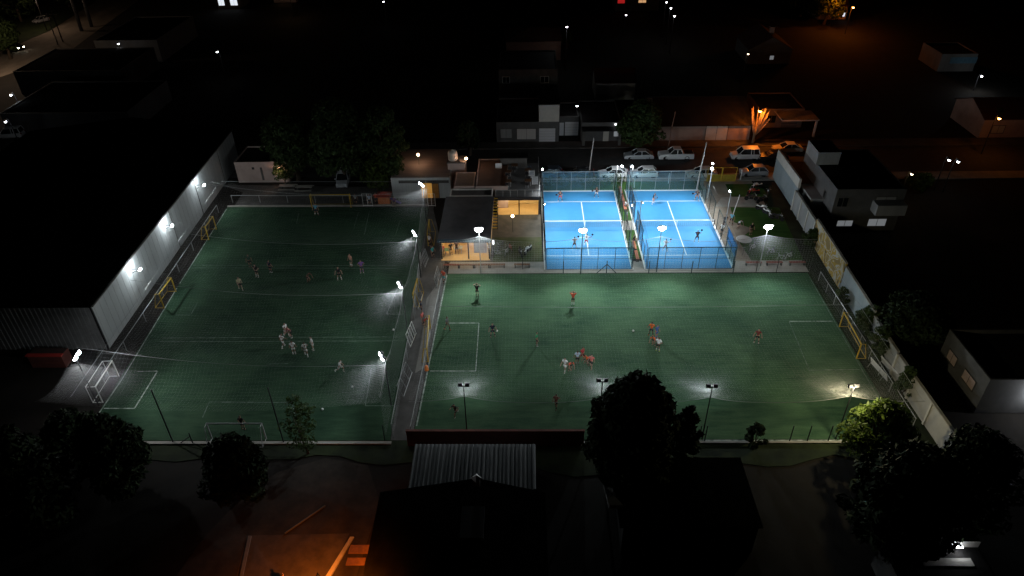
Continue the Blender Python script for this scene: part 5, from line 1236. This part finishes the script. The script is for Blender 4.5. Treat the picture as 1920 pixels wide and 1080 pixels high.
# ------------------------------------------------------------------ BALLS
def ball(u, v, label):
    p = G(u, v); mb = MB(); mb.lathe([(.005, .0)]+[(.11*math.sin(t*math.pi/8), .11-.11*math.cos(t*math.pi/8)) for t in range(1, 8)]+[(.005, .22)], (0, 0, 0), 14)
    mb.build('football', white, None, True, (p.x, p.y, .025), label=label, cat='ball', group='footballs')
ball(605, 769, 'white ball at the near end of the left pitch by the thin tree'); ball(738, 620, 'white ball near the walkway side of the left pitch'); ball(661, 727, 'white ball below the running white player'); ball(1187, 622, 'white ball left of the orange bib player on the right pitch'); ball(932, 622, 'white ball beside the dark player on the right pitch')
o = MB(); o.lathe([(.01, 0), (.22, 0), (.22, .06), (.16, .5), (.01, .52)], n=12); o.build('bin', mat('orange_bin', (.6, .16, .03), .5), None, True, (*G2(800, 694), .02), label='small orange bin at the corner of the right pitch', cat='bin')
# ------------------------------------------------------------------ PEOPLE
def skin_mesh(name, pts, edges, rad, sub=1, root=0):
    me = bpy.data.meshes.new(name); me.from_pydata(pts, edges, []); o = bpy.data.objects.new(name, me); COL.objects.link(o)
    md = o.modifiers.new('s', 'SKIN'); md.use_smooth_shade = True
    for i, v in enumerate(me.skin_vertices[0].data):
        r = rad[i]; v.radius = r if isinstance(r, tuple) else (r, r); v.use_root = (i == root)
    if sub: sm = o.modifiers.new('u', 'SUBSURF'); sm.levels = sub; sm.render_levels = sub
    dg = bpy.context.evaluated_depsgraph_get(); dg.update(); out = bpy.data.meshes.new_from_object(o.evaluated_get(dg)); out.name = name
    bpy.data.objects.remove(o); bpy.data.meshes.remove(me); out.materials.clear(); out.materials.append(bpy.data.materials['skin_light']); return out
skinL = mat('skin_light', (.32, .18, .125), .6, var=.06)
def pose(lean=0, la=((.28, 1.15, -.02), (.33, .90, -.10)), ra=((-.28, 1.15, -.02), (-.33, .90, -.10)), ll=((.11, .50, -.03), (.12, .08, .0)), rl=((-.11, .50, -.03), (-.12, .08, .0)), hip=.93, head=(0, 0)):
    """all (x, z, y) for limbs, y negative is forward; lean bends the trunk forward (radians)"""
    P = {}
    def up(x, z, y):       # trunk bending
        a = lean; dz = z-.93; return (x, y*math.cos(a)-dz*math.sin(a), hip+dz*math.cos(a)+y*math.sin(a)*-1*0)
    P['pel'] = (0, 0, hip); P['sp'] = up(0, 1.08, 0); P['ch'] = up(0, 1.30, 0); P['nk'] = up(0, 1.47, .005); P['nk2'] = up(0, 1.53, -.01)
    P['h0'] = up(0, 1.585, -.02); P['h1'] = up(0, 1.66, -.02); P['h2'] = up(0, 1.735, -.005); P['no'] = up(0, 1.63, -.135); P['e1'] = up(.095, 1.645, .005); P['e2'] = up(-.095, 1.645, .005)
    for s, nm, arm, leg in ((1, 'l', la, ll), (-1, 'r', ra, rl)):
        P[nm+'sh'] = up(s*.185, 1.42, 0); sh = P[nm+'sh']
        off = Vector(sh)-Vector((s*.185, 0, 1.42))
        e = Vector((arm[0][0], arm[0][2], arm[0][1]))+off; w = Vector((arm[1][0], arm[1][2], arm[1][1]))+off
        P[nm+'el'] = tuple(e); P[nm+'wr'] = tuple(w); d = (w-e).normalized(); sd = d.cross(Vector((0, 1, .2))).normalized()*(-1 if s > 0 else 1); nn = d.cross(sd)
        P[nm+'pm'] = tuple(w+d*.085)
        for k in range(4):
            b = w+d*.09+sd*(.033-.022*k); ln = (.075, .085, .08, .06)[k]
            P[f'{nm}f{k}a'] = tuple(b+d*ln*.5); P[f'{nm}f{k}b'] = tuple(b+d*ln*.9+nn*.025)
        P[nm+'t'] = tuple(w+d*.04+sd*.055); P[nm+'t2'] = tuple(w+d*.085+sd*.075)
        P[nm+'hp'] = (s*.095, 0, hip-.05); P[nm+'kn'] = (leg[0][0], leg[0][2], leg[0][1]); P[nm+'an'] = (leg[1][0], leg[1][2], leg[1][1])
        k_ = Vector(P[nm+'kn']); a_ = Vector(P[nm+'an']); sh_ = (a_-k_).normalized(); fw = Vector((0, -1, 0)); fw = (fw-sh_*fw.dot(sh_)).normalized()
        if a_.z < .2: fw = Vector((0, -1, -.15)).normalized()
        P[nm+'hl'] = tuple(a_-fw*.05-Z*.045); P[nm+'to'] = tuple(a_+fw*.16-Z*.045*(1 if a_.z < .2 else 1))
    return P
RAD = dict(pel=(.135, .10), sp=(.125, .09), ch=(.155, .105), nk=(.06, .055), nk2=(.05, .05), h0=(.062, .075), h1=(.078, .095), h2=(.055, .07), no=.015, e1=.016, e2=.016, sh=.062, el=.042, wr=.030, pm=(.036, .016), t=.012, t2=.009, hp=.088, kn=.056, an=.038, hl=.032, to=.030)
def rad_of(k):
    if k in RAD: return RAD[k]
    if k[1] == 'f': return .010 if k.endswith('a') else .008
    return RAD[k[1:]]
BODY_E = [('pel', 'sp'), ('sp', 'ch'), ('ch', 'nk'), ('nk', 'nk2'), ('nk2', 'h0'), ('h0', 'h1'), ('h1', 'h2'), ('h1', 'no'), ('h1', 'e1'), ('h1', 'e2')]
for n_ in 'lr':
    BODY_E += [('ch', n_+'sh'), (n_+'sh', n_+'el'), (n_+'el', n_+'wr'), (n_+'wr', n_+'pm'), ('pel', n_+'hp'), (n_+'hp', n_+'kn'), (n_+'kn', n_+'an'), (n_+'an', n_+'to'), (n_+'wr', n_+'t'), (n_+'t', n_+'t2')]
    BODY_E += [(n_+'pm', f'{n_}f{k}a') for k in range(4)]+[(f'{n_}f{k}a', f'{n_}f{k}b') for k in range(4)]
def sub_mesh(name, P, edges, radf, sub=1):
    ks = []
    for a, b in edges:
        for k in (a, b):
            if k not in ks: ks.append(k)
    return skin_mesh(name, [tuple(P[k]) for k in ks], [(ks.index(a), ks.index(b)) for a, b in edges], [radf(k) for k in ks], sub)
def mid(a, b, f): return tuple(Vector(a).lerp(Vector(b), f))
POSES = {
 'stand': pose(), 'apart': pose(ll=((.16, .50, -.02), (.22, .08, 0)), rl=((-.16, .50, -.02), (-.22, .08, 0)), la=((.33, 1.17, -.02), (.40, .93, -.12)), ra=((-.33, 1.17, -.02), (-.40, .93, -.12))),
 'walk': pose(lean=.06, ll=((.11, .52, -.20), (.11, .10, -.22)), rl=((-.11, .50, .06), (-.11, .14, .34)), la=((.27, 1.16, .10), (.30, .93, .06)), ra=((-.27, 1.16, -.14), (-.28, .98, -.32))),
 'run': pose(lean=.25, hip=.90, ll=((.11, .62, -.36), (.11, .24, -.26)), rl=((-.11, .50, .14), (-.11, .34, .54)), la=((.30, 1.20, .20), (.26, 1.08, -.05)), ra=((-.30, 1.20, -.18), (-.20, 1.32, -.40))),
 'hips': pose(la=((.40, 1.19, .06), (.20, 1.02, -.06)), ra=((-.40, 1.19, .06), (-.20, 1.02, -.06)), ll=((.13, .50, -.02), (.16, .08, 0)), rl=((-.13, .50, -.02), (-.16, .08, 0))),
 'headhold': pose(la=((.42, 1.52, -.05), (.14, 1.72, .02)), ra=((-.42, 1.52, -.05), (-.14, 1.72, .02))),
 'stoop': pose(lean=.75, hip=.84, ll=((.14, .46, -.16), (.14, .08, .0)), rl=((-.14, .46, -.16), (-.14, .08, .0)), la=((.26, 1.15, -.16), (.22, .96, -.30)), ra=((-.26, 1.15, -.16), (-.22, .96, -.30))),
 'swing': pose(lean=.18, hip=.88, ll=((.20, .48, -.10), (.30, .08, 0)), rl=((-.18, .48, -.08), (-.26, .08, .06)), la=((.32, 1.18, -.18), (.10, 1.14, -.40)), ra=((-.34, 1.22, -.12), (-.48, 1.20, -.36))),
 'sit': pose(lean=.15, hip=.52, ll=((.13, .52, -.42), (.13, .08, -.44)), rl=((-.13, .52, -.42), (-.13, .08, -.44)), la=((.27, 1.15, -.10), (.18, 1.02, -.32)), ra=((-.27, 1.15, -.10), (-.18, 1.02, -.32))),
}
TEM = {}
for nm, P in POSES.items():
    T = {}; Q = dict(P)
    T['person'] = sub_mesh('person_'+nm, P, BODY_E, rad_of)
    for s in 'lr': Q[s+'slv'] = mid(P[s+'sh'], P[s+'el'], .62); Q[s+'srt'] = mid(P[s+'hp'], P[s+'kn'], .72); Q[s+'sok'] = mid(P[s+'kn'], P[s+'an'], .30); Q[s+'so2'] = mid(P[s+'kn'], P[s+'an'], .92)
    rs = dict(pel=(.150, .118), sp=(.142, .108), ch=(.172, .124), nk=(.075, .07))
    T['shirt'] = sub_mesh('shirt', Q, [('pel', 'sp'), ('sp', 'ch'), ('ch', 'nk'), ('ch', 'lsh'), ('lsh', 'lslv'), ('ch', 'rsh'), ('rsh', 'rslv')], lambda k: rs.get(k, .080 if k[1:] == 'sh' else .074))
    Q['pel2'] = mid(P['pel'], P['sp'], .25)
    T['shorts'] = sub_mesh('shorts', Q, [('pel2', 'pel'), ('pel', 'lhp'), ('lhp', 'lsrt'), ('pel', 'rhp'), ('rhp', 'rsrt')], lambda k: {'pel2': (.150, .12), 'pel': (.158, .128)}.get(k, .108 if k[1:] == 'hp' else .100))
    ha, hb = Vector(P['h1']), Vector(P['h2']); up_ = (hb-ha).normalized(); bk = (Vector(P['h1'])-Vector(P['no'])); bk = (bk-up_*bk.dot(up_)).normalized()
    Q['ha'] = tuple(ha+bk*.045-up_*.02); Q['hb'] = tuple(ha+bk*.03+up_*.055); Q['hc'] = tuple(ha+up_*.085-bk*.035)
    T['hair'] = sub_mesh('hair', Q, [('ha', 'hb'), ('hb', 'hc')], lambda k: {'ha': (.078, .06), 'hb': (.085, .075), 'hc': (.062, .04)}[k])
    for s in 'lr':
        T['sock'+s] = sub_mesh('sock', Q, [(s+'sok', s+'so2')], lambda k: .058 if 'k' in k else .043)
        T['shoe'+s] = sub_mesh('shoe', Q, [(s+'hl', s+'to')], lambda k: (.046, .042))
    TEM[nm] = T
def cm(name, c): return mat('cloth_'+name, c, .85, var=.08, scale=9)
CL = dict(white=cm('white', (.72, .72, .72)), black=cm('black', (.014, .014, .016)), navy=cm('navy', (.018, .024, .05)), red=cm('red', (.42, .03, .04)), orange=cm('orange', (.78, .14, .02)), orangered=cm('orangered', (.72, .10, .05)), blue=cm('blue', (.05, .12, .38)), skyblue=cm('skyblue', (.12, .34, .46)), lightblue=cm('lightblue', (.42, .50, .62)),
          green=cm('green', (.02, .30, .12)), purple=cm('purple', (.16, .07, .26)), cream=cm('cream', (.50, .44, .28)), brown=cm('brown', (.09, .055, .035)), grey=cm('grey', (.20, .22, .22)), teal=cm('teal', (.03, .28, .30)), pink=cm('pink', (.70, .18, .16)), maroon=cm('maroon', (.16, .035, .035)), neon=cm('neon', (.55, .75, .06)), peach=cm('peach', (.55, .28, .20)), dgreen=cm('dark_green', (.03, .07, .05)), yellow=cm('yellow', (.6, .45, .08)))
skins = [skinL, mat('skin_tan', (.22, .12, .08), .6, var=.06), mat('skin_pale', (.38, .23, .17), .6, var=.06)]
hairs = [mat('hair_black', (.012, .010, .009), .6), mat('hair_brown', (.05, .03, .018), .6), mat('hair_grey', (.4, .38, .36), .7)]
NP = [0]
def person(u, v, ps, rz, shirt, shorts, label, socks='black', shoes='black', z=.022, scale=1.0, hair=0, group=None, at_=None, bib=None):
    p = G(u, v, z) if at_ is None else Vector(at_); i = NP[0]; NP[0] += 1; T = TEM[ps]; kids = {}
    def mk(key, name, m, par=None):
        o = bpy.data.objects.new(name, T[key]); COL.objects.link(o)
        o.material_slots[0].link = 'OBJECT'; o.material_slots[0].material = m
        if par: o.parent = par
        return o
    o = mk('person', 'person', skins[i % 3]); o.location = p; o.rotation_euler = (0, 0, R(rz)); o.scale = (scale,)*3
    props(o, label, 'person', group)
    mk('shirt', 'shirt', CL[shirt], o); mk('shorts', 'shorts', CL[shorts], o); mk('hair', 'hair', hairs[hair], o)
    for s in 'lr': mk('sock'+s, 'sock', CL[socks], o); mk('shoe'+s, 'shoe', CL[shoes], o)
    return o
gl, gr, gp, gy = 'people on the left pitch', 'people on the right pitch', 'padel players on the blue courts', 'people around the club'
S = 1.0
for a in (
 (594, 403, 'apart', 0, 'skyblue', 'navy', 'goalkeeper in light blue before the far yellow goal', 'white'),
 (470, 500, 'stand', 20, 'dgreen', 'black', 'player in dark green on the halfway line, farther left pair', 'black'),
 (483, 519, 'hips', -20, 'black', 'black', 'player in black standing just below the dark green player', 'white', 'white'),
 (508, 511, 'stand', 160, 'navy', 'navy', 'player in dark navy right of the pair at halfway of the left pitch', 'navy', 'white'),
 (578, 528, 'stoop', 60, 'brown', 'black', 'stooping player in brown in the middle of the left pitch', 'brown'),
 (637, 524, 'apart', 10, 'black', 'black', 'dark shirted player with bright white socks', 'white', 'white'),
 (659, 499, 'stand', -30, 'peach', 'dgreen', 'player in peach top and dark shorts near the purple player', 'white'),
 (679, 511, 'hips', 15, 'purple', 'navy', 'player in a purple shirt at the right of the left pitch', 'purple', 'white'),
 (452, 543, 'walk', 40, 'cream', 'black', 'player in a cream shirt alone at the left of the left pitch', 'cream', 'white'),
 (538, 630, 'walk', 60, 'white', 'white', 'player all in white at the top of the white cluster, head turned right', 'white', 'white'),
 (532, 651, 'walk', 150, 'white', 'white', 'player all in white at the left of the white cluster', 'white', 'white'),
 (548, 632, 'stoop', -70, 'maroon', 'black', 'bending player in dark red beside the white cluster', 'black', 'white'),
 (552, 664, 'stand', 190, 'white', 'white', 'player all in white seen below the bending red player', 'white', 'white'),
 (575, 667, 'walk', 200, 'white', 'white', 'broad player all in white in the middle of the white cluster', 'white', 'white'),
 (588, 656, 'stand', -60, 'white', 'white', 'player all in white at the right of the white cluster', 'white', 'white'),
 (639, 699, 'run', 75, 'white', 'white', 'player all in white sprinting alone toward the walkway', 'white', 'white'),
 (457, 806, 'stand', 170, 'black', 'black', 'dark goalkeeper inside the near white goal', 'black')):
    person(*a[:4], a[4], a[5], a[6], *(a[7:]), scale=S, group=gl)
for a in (
 (895, 556, 'headhold', 170, 'black', 'black', 'player in black with raised arms near the back of the right pitch', 'black'),
 (1074, 571, 'headhold', 175, 'orangered', 'black', 'player in orange bib and white shirt with hands on head', 'white', 'white'),
 (839, 618, 'walk', 60, 'grey', 'dgreen', 'striding player in grey with orange shoes at the left box corner', 'black', 'orange'),
 (924, 631, 'apart', 10, 'navy', 'navy', 'player in dark navy standing outside the left box', 'navy'),
 (1006, 648, 'stand', 100, 'green', 'black', 'player in a bright green shirt', 'dgreen', 'white'),
 (1220, 629, 'apart', 165, 'orange', 'navy', 'player in a bright orange bib above the blue player', 'black', 'orange'),
 (1230, 634, 'stand', 40, 'blue', 'blue', 'player in blue partly hidden in the tight group', 'blue'),
 (1226, 647, 'stoop', -40, 'orange', 'black', 'stooping player in an orange bib behind the neon shoed player', 'black'),
 (1233, 658, 'hips', 150, 'white', 'black', 'player in white with neon yellow shoes', 'white', 'neon'),
 (1418, 642, 'apart', -20, 'maroon', 'black', 'player in a striped dark red shirt alone on the right side', 'black', 'white'),
 (1091, 676, 'walk', 40, 'red', 'maroon', 'player in a red shirt at the back of the centre group', 'black'),
 (1082, 683, 'stand', 180, 'lightblue', 'black', 'player in a pale blue shirt in the centre group', 'grey'),
 (1059, 696, 'walk', -30, 'white', 'white', 'player in white with a red sash at the left of the centre group', 'white', 'white'),
 (1068, 694, 'stoop', 20, 'orangered', 'black', 'bending player in an orange red bib beside the white player', 'black'),
 (1103, 684, 'stoop', -60, 'orange', 'black', 'leaning player in orange behind the pink shirted player', 'black'),
 (1108, 690, 'walk', -20, 'pink', 'black', 'player in a pink red shirt at the right of the centre group', 'peach'),
 (1042, 766, 'walk', 160, 'maroon', 'black', 'dim player seen under the near net edge left of the big tree', 'black'),
 (855, 781, 'run', -30, 'black', 'black', 'running player in black near the left front floodlight', 'brown', 'white'),
 (833, 529, 'walk', -40, 'orangered', 'teal', 'player in orange bib and teal shorts at the back left corner', 'black')):
    person(*a[:4], a[4], a[5], a[6], *(a[7:]), scale=S, group=gr)
def racket(o, rz=0):
    h = Vector(POSES['swing']['rwr']); mb = MB(); mb.tube(h, h+Vector((-.05, -.14, .10)), .016)
    mb.lathe([(.02, -.02), (.12, -.02), (.13, 0), (.12, .02), (.02, .02)], tuple(h+Vector((-.07, -.26, .20))), 14, axis='Y')
    q = mb.build('padel_racket', CL['black'], None, False); q.matrix_world = Matrix.Translation(o.location) @ Matrix.Rotation(o.rotation_euler[2], 4, 'Z') @ Matrix.Scale(S, 4)
    return q
for a in (
 (1050, 377, 'swing', 0, 'black', 'red', 'padel player in black shirt and red shorts at the far left baseline', 'black', 'white'),
 (1118, 370, 'swing', -10, 'black', 'white', 'padel player in black and white beside the far wall of the left court', 'black', 'white'),
 (1224, 382, 'swing', 60, 'black', 'peach', 'padel player in black seen from the side at the far service line', 'white', 'white'),
 (1306, 376, 'swing', -20, 'black', 'peach', 'padel player in the far right corner of the right court', 'white', 'white'),
 (1306, 454, 'swing', 175, 'navy', 'black', 'padel player in dark navy with a pale cap near the right fence', 'white', 'white'),
 (1247, 471, 'swing', 170, 'white', 'grey', 'padel player in white below the glaring lamp of the right court', 'white', 'white'),
 (1077, 467, 'swing', 185, 'grey', 'black', 'padel player at the left in the net glow of the left court', 'white', 'white'),
 (1099, 461, 'swing', 160, 'white', 'red', 'padel player with red shorts in the net glow of the left court', 'white', 'white')):
    o = person(*a[:4], a[4], a[5], a[6], *(a[7:]), scale=S, group=gp, hair=2 if 'cap' in a[6] else 0, z=.047)
    props(racket(o), 'padel racket held by the '+' '.join(a[6].split('padel ')[1].split()[:11]), 'racket', 'padel rackets')
for a in (
 (806, 462, 'stand', 150, 'white', 'black', 'onlooker in white at the far part of the walkway'), (812, 484, 'apart', 60, 'teal', 'black', 'onlooker in a teal shirt on the walkway by the porch'), (809, 474, 'stand', 90, 'black', 'black', 'onlooker in black just behind the teal shirted one'),
 (797, 612, 'stoop', 40, 'red', 'navy', 'onlooker in a red shirt crouching on the walkway'), (793, 608, 'stand', 70, 'pink', 'grey', 'onlooker in pale pink beside the crouching red one'), (791, 588, 'stand', 100, 'navy', 'navy', 'onlooker in navy on the walkway behind the pink one'),
 (694, 385, 'stand', 0, 'lightblue', 'navy', 'onlooker in pale blue standing behind the far yellow goal, left one'), (706, 382, 'hips', 20, 'orangered', 'navy', 'onlooker in an orange top under the big trees'), (668, 384, 'stand', 10, 'grey', 'black', 'onlooker in grey beside the right post of the far yellow goal'), (740, 384, 'sit', 0, 'purple', 'navy', 'onlooker in purple sitting before the orange playhouse'),
 (1358, 425, 'stand', 20, 'black', 'black', 'onlooker in black beside the right court fence'), (1370, 421, 'apart', -30, 'skyblue', 'navy', 'onlooker in pale blue next to the short white pole'), (1383, 428, 'stoop', 30, 'white', 'black', 'bending onlooker in white before the dark shrub of the yard'), (1407, 440, 'stand', 10, 'black', 'brown', 'onlooker in black just left of the bright lawn mast'), (1352, 441, 'stand', -50, 'white', 'black', 'onlooker in white at the head of the blue screen'),
 (846, 477, 'stand', 30, 'black', 'brown', 'person in black under the yellow porch'), (857, 475, 'hips', 0, 'brown', 'black', 'person in brown under the yellow porch beside the post'), (831, 480, 'stand', -30, 'pink', 'brown', 'person in pink at the left of the yellow porch'),
 (538, 1103, 'stand', 180, 'black', 'black', 'person with dark hair walking at the bottom edge of the orange lit road')):
    person(*a[:4], a[4], a[5], a[6], scale=S, group=gy, z=.055 if 'porch' in a[6] and 'walkway' not in a[6] else .025)
person(0, 0, 'sit', 90, 'white', 'black', 'seated man in white with a black cap on the strip between the blue courts', at_=(C1+5.98, 84.3, .03), group=gy, scale=S)
person(0, 0, 'stand', 80, 'grey', 'black', 'man in grey standing below the seated man between the blue courts', at_=(C1+5.8, 80.8, .04), group=gy, scale=S)
person(0, 0, 'sit', 90, 'black', 'black', 'seated person in black near the front of the strip between the courts', at_=(C1+5.98, 75.4, .03), group=gy, scale=S)
for (uu, vv, lb) in ((0, 0, 0),): pass
# little orange playhouse behind the left pitch
p = G(722, 384); o = thing('playhouse', 'small orange and purple children playhouse beside the low green tree', 'playhouse', (p.x, p.y, 0))
mb = MB(); mb.bx(-.9, .7, 0, 1.3, 0, 1.2); mb.build('wall', mat('orange_plastic', (.45, .14, .05), .5), o)
mb = MB(); mb.prism([(-1.1, -.2), (.9, -.2), (.9, 1.5), (-1.1, 1.5)], 1.203, 1.3); mb.box((-.1, .65, 1.5), (1.9, .9, .4), taper=.2); mb.build('roof', mat('red_plastic', (.35, .06, .04), .5), o)
mb = MB(); mb.bar((.8, .2, .9), (2.2, .2, .1), .5, .06); mb.build('slide', mat('purple_plastic', (.15, .10, .35), .5), o)
# picnic benches behind the goal
for u, v, lb in ((541, 356, 'pale picnic table with benches behind the left pitch, left one'), (572, 358, 'pale picnic table with benches behind the left pitch, right one')):
    p = G(u, v); o = thing('picnic_table', lb, 'picnic table', (p.x, p.y, 0), group='picnic tables'); mb = MB(); mb.box((0, 0, .74), (2.4, .75, .05)); mb.build('tabletop', conc, o)
    for s in (-1, 1):
        mb = MB(); mb.box((0, s*.8, .44), (2.4, .28, .05)); mb.build('seat', conc, o)
        mb = MB(); mb.box((s*.9, 0, .36), (.1, 1.5, .08)); mb.box((s*.9, 0, .2), (.12, .5, .4)); mb.box((s*.9, .0, .56), (.1, .4, .32)); mb.build('leg', concD, o)
def pump(): pass

# ------------------------------------------------------------------ WORLD
w = bpy.data.worlds.new('World'); sc.world = w; w.use_nodes = True; nt = w.node_tree
sky = nt.nodes.new('ShaderNodeTexSky'); sky.sky_type = 'NISHITA'; sky.sun_disc = False; sky.sun_elevation = R(-4); sky.sun_rotation = R(200)
nt.links.new(sky.outputs['Color'], nt.nodes['Background'].inputs['Color']); nt.nodes['Background'].inputs['Strength'].default_value = .0005
sd = bpy.data.lights.new('moon', 'SUN'); sd.energy = .0001; sd.angle = R(.5); sd.color = (.8, .88, 1); so = bpy.data.objects.new('moon', sd); COL.objects.link(so); so.rotation_euler = (R(40), 0, R(200))
vs = sc.view_settings; vs.view_transform = 'Standard'; vs.look = 'None'; vs.exposure = EXPOSURE; vs.gamma = 1
sc.render.engine = 'CYCLES'; cy = sc.cycles; cy.max_bounces = 5; cy.diffuse_bounces = 2; cy.glossy_bounces = 2; cy.transparent_max_bounces = 12; cy.sample_clamp_indirect = 4; cy.sample_clamp_direct = 0
cy.use_denoising = True; cy.use_light_tree = True
try: cy.denoiser = 'OPENIMAGEDENOISE'
except Exception: pass
cy.caustics_reflective = False; cy.caustics_refractive = False
